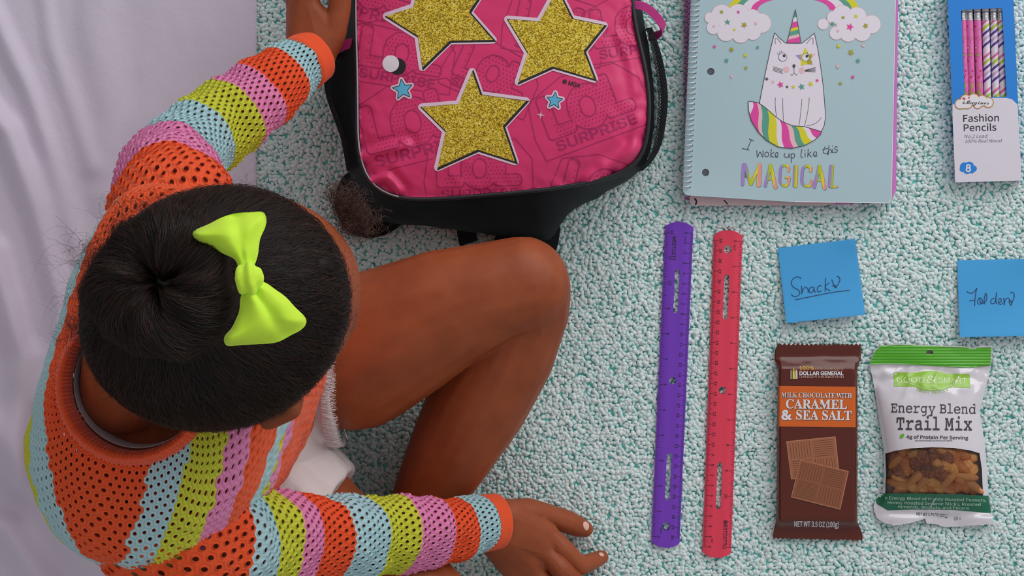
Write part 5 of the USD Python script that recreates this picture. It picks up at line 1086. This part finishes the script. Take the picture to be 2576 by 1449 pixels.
obj('hair_bun', (V, F), HAIR, hair, smooth=True)
core = trimesh.creation.icosphere(3, 1.0); cvx = np.array(core.vertices) * (.026, .026, .024); obj('bun_core', (BUN + cvx[:, :1] * be1 + cvx[:, 1:2] * be2 + cvx[:, 2:] * bn - bn * .020, core.faces), HAIR, hair, smooth=True)
# strands over the skull towards the bun
n = 15000; z = rh.normal(size=(n * 3, 3)); z /= np.linalg.norm(z, axis=1, keepdims=True)
z = z * SEM; z /= np.linalg.norm(z, axis=1, keepdims=True)
an = np.arccos(np.clip(z @ up_l, -1, 1)); z = z[(an < limit(z) + .03)][:n]; n = len(z)
t = np.linspace(0, 1, 9); om = np.arccos(np.clip(z @ bd_l, -1, 1)); ln = rh.uniform(.022, .055, n) / .085
fr = np.minimum(t[None] * (ln / np.maximum(om, 1e-3))[:, None], .97)
so = np.sin(om)[:, None]
dirs = (np.sin((1 - fr) * om[:, None]) / so)[..., None] * z[:, None] + (np.sin(fr * om[:, None]) / so)[..., None] * bd_l
e0 = np.clip((limit(z) - np.arccos(np.clip(z @ up_l, -1, 1))) / math.radians(16), 0, 1) ** .6
e1 = np.clip((limit(dirs) - np.arccos(np.clip(dirs @ up_l, -1, 1))) / math.radians(16), 0, 1) ** .6
lift = .0014 * (meshkit.fbm(z * 9, 2, 4)[:, None] - .5) - .0012 + .0080 * e1 + rh.uniform(0, .0022, n)[:, None] * np.sin(np.pi * (.1 + .8 * t))[None] + .0008 * np.sin(t[None] * 9 + rh.uniform(0, 6, n)[:, None])
side = np.cross(dirs, bd_l); side /= np.linalg.norm(side, axis=-1, keepdims=True) + 1e-9
dirs = dirs + side * (.035 * np.sin(t[None] * rh.uniform(2, 7, n)[:, None] + rh.uniform(0, 6, n)[:, None]) * np.minimum(1, om)[:, None])[..., None]
HW = on_head(dirs, lift); wd = rh.uniform(.00014, .00030, n); brown = rh.random(n) < .24
BROWN = mat('hair_brown', (74, 46, 36), .5, specular_ior_level=.4)
curves('strand', wld(HW)[~brown], wd[~brown], HAIR, hair, kind='stuff'); curves('strand', wld(HW)[brown], wd[brown], BROWN, hair, kind='stuff', label='browner strands lying over the dark hair')
# strands round the bun
n = 8000; ph = rh.uniform(0, 2 * np.pi, n)[:, None] + (t[None] * rh.uniform(.2, .9, n)[:, None]); th0 = rh.uniform(-1.0 + np.pi * .75, np.pi * 1.05, n)[:, None]
th = th0 - t[None] * rh.uniform(1.2, 2.4, n)[:, None]
kk = rh.uniform(-.001, .0036, n)[:, None] * np.sin(np.pi * (.15 + .8 * t))[None] + .0010 * np.sin(t[None] * rh.uniform(6, 16, n)[:, None] + rh.uniform(0, 6, n)[:, None])
BP = bun_p(ph, th, kk); wd = rh.uniform(.00014, .00030, n); brown = rh.random(n) < .30
curves('strand', BP[~brown], wd[~brown], HAIR, hair, kind='stuff'); curves('strand', BP[brown], wd[brown], BROWN, hair, kind='stuff')
# frizz along the outline, stray hairs and the curly puff at the temple
def curl(c0, n, spread, rad, length, seed, w=.00014, aim_=(0, 0, 0)):
    r_ = np.random.default_rng(seed); out = []
    tt = np.linspace(0, 1, 16)
    for _ in range(n):
        p = np.array(c0) + r_.normal(0, 1, 3) * spread; d_ = r_.normal(0, 1, 3) + np.array(aim_); d_ /= np.linalg.norm(d_); u = np.cross(d_, r_.normal(0, 1, 3)); u /= np.linalg.norm(u); v_ = np.cross(d_, u)
        L, R, k, f = length * r_.uniform(.4, 1.2), rad * r_.uniform(.4, 1.3), r_.uniform(5, 14), r_.uniform(0, 6)
        out.append(p + d_ * (tt * L)[:, None] + u * (R * np.cos(f + k * tt))[:, None] + v_ * (R * np.sin(f + k * tt))[:, None])
    return np.array(out)
PUFF = P(882, 528, .47)
curves('temple_curl', np.vstack([curl(PUFF, 200, (.0050, .0070, .007), .0030, .013, 3), curl(P(905, 560, .465), 130, (.006, .005, .005), .0028, .013, 5), curl(P(866, 505, .475), 70, .004, .003, .012, 4), curl(P(852, 490, .48), 40, .003, .003, .010, 6)]), .00022, BROWN, hair, taper=False, kind='stuff', label='loose fuzzy curl at the temple')
zz = z[rh.integers(0, len(z), 900)]; fz = []
for p in zz:
    e = np.clip((limit(p[None]) - np.arccos(np.clip(p @ up_l, -1, 1))) / math.radians(16), 0, 1)[0] ** .6
    fz.append(curl(wld(on_head(p[None], np.array([.009 * e])))[0], 1, .001, .0025, .012, int(abs(p[0]) * 1e6) % 99991, aim_=tuple(1.2 * (HF * p[0] + HL * p[1] + HU * p[2])))[0])
curves('frizz', np.array(fz), .00010, HAIR, hair, kind='stuff')
dk = [curl(P(x, y, z_), 60, .006, .003, .012, 60 + k)  for k, (x, y, z_) in enumerate([(265, 640, .57), (235, 655, .56), (385, 530, .575), (210, 800, .565), (190, 850, .55), (300, 560, .57)])]
curves('frizz', np.vstack(dk), .00016, HAIR, hair, kind='stuff')
st_ = []
for k in range(110):
    p = P(rh.uniform(190, 330), rh.uniform(560, 900), .57); e = p + np.array([-rh.uniform(.006, .034), rh.normal(0, .016), rh.normal(0, .012)]); mid = (p + e) / 2 + rh.normal(0, .007, 3)
    st_.append(spline([p, mid, e], 16))
for k in range(70):
    a0 = rh.uniform(.3, 2.4); p = P(560 + 320 * math.cos(a0), 780 - 320 * math.sin(a0), .53); e = p + np.array([rh.uniform(-.012, .012), rh.uniform(.004, .018), rh.normal(0, .008)]); st_.append(spline([p, (p + e) / 2 + rh.normal(0, .004, 3), e], 16))
st_ += [spline([P(185, 810, .56), P(140, 840, .555), P(124, 858, .55), P(130, 800, .55)][:3], 16), spline([P(250, 700, .575), P(150, 770, .56), P(122, 856, .55)], 16), spline([P(640, 1000, .50), P(440, 1040, .475), P(300, 1085, .47), P(200, 1090, .47)], 16)]
curves('stray_hair', np.array(st_), .00012, HAIR, hair, kind='stuff')

# ------------------------------------------------------------------ the bow
NEON = usdkit.material(stage, '/World/Looks/bow_neon', {'tc': ('texture_coordinate', {}), 'nb': ('noise_texture', {'scale': 1800.0}), 'b': ('bump', {'strength': .2, 'distance': .0003}), 'p': ('principled_bsdf', {'base_color': tuple(lin((212, 255, 58))), 'roughness': .7, 'sheen_weight': .2})}, [('tc.object', 'nb.vector'), ('nb.fac', 'b.height'), ('b.normal', 'p.normal')], surface='p.BSDF')
bow = thing('hair_bow', 'neon yellow-green fabric bow clipped into the hair beside the bun', 'hair bow', P(625, 700, .585))
l1 = smooth_poly([(480, 590), (515, 568), (560, 546), (605, 535), (640, 533), (664, 535), (670, 548), (668, 570), (655, 600), (650, 635), (640, 668), (622, 690), (606, 684), (592, 655), (565, 640), (530, 620), (498, 606)], 4)
l2 = smooth_poly([(610, 736), (628, 722), (655, 708), (690, 726), (720, 748), (745, 775), (771, 812), (764, 824), (735, 842), (700, 860), (668, 865), (630, 867), (590, 870), (568, 868), (563, 852), (580, 828), (592, 806), (602, 780), (604, 756)], 4)
ZB = lambda x, y: .620 - 1.9e-7 * ((x - 600) ** 2 + (y - 720) ** 2)
def lobe(poly, tips, seed):
    shapely.prepare(poly)
    k0 = np.array([622, 705])
    def dist(x, y): return shapely.distance(poly.exterior, shapely.points(x, y))
    def fan(x, y):
        a = np.arctan2(y - k0[1], x - k0[0]); r = np.hypot(x - k0[0], y - k0[1])
        return (.0022 * np.sin(a * 7 + seed) * np.exp(-r / 75) + .0030 * np.sin(a * 3.2 + seed * 1.7) * np.clip(r / 160, 0, 1) - .0024 * np.exp(-(((a - tips) / .13) ** 2)) * np.clip(r / 60, 0, 1)) + .004 * (meshkit.noise(np.stack([x / 48, y / 48, 0 * x + seed], -1), seed) - .5)
    def top(x, y):
        x, y = np.asarray(x, float), np.asarray(y, float); d_ = dist(x, y)
        return ZB(x, y) + .0105 * (1 - np.exp(-d_ / 22)) + fan(x, y) * np.clip(d_ / 10, 0, 1)
    def bot(x, y):
        x, y = np.asarray(x, float), np.asarray(y, float); return ZB(x, y) - .006 * (1 - np.exp(-dist(x, y) / 20)) - .0008
    return slab(poly, top, bot, 6)
obj('bow_loop', lobe(l1, -1.75, 2), NEON, bow, smooth=True); obj('bow_loop', lobe(l2, .98, 5), NEON, bow, smooth=True)
kn = trimesh.creation.icosphere(4); v = np.array(kn.vertices); v = v * (.0082, .0098, .0075) * (1 + .10 * np.sin(v[:, :1] * 7 + v[:, 1:2]) + .12 * (meshkit.fbm(v * 2.5, 2, 4)[:, None] - .5))
obj('knot', (v + P(626, 701, .624), kn.faces), NEON, bow, smooth=True)
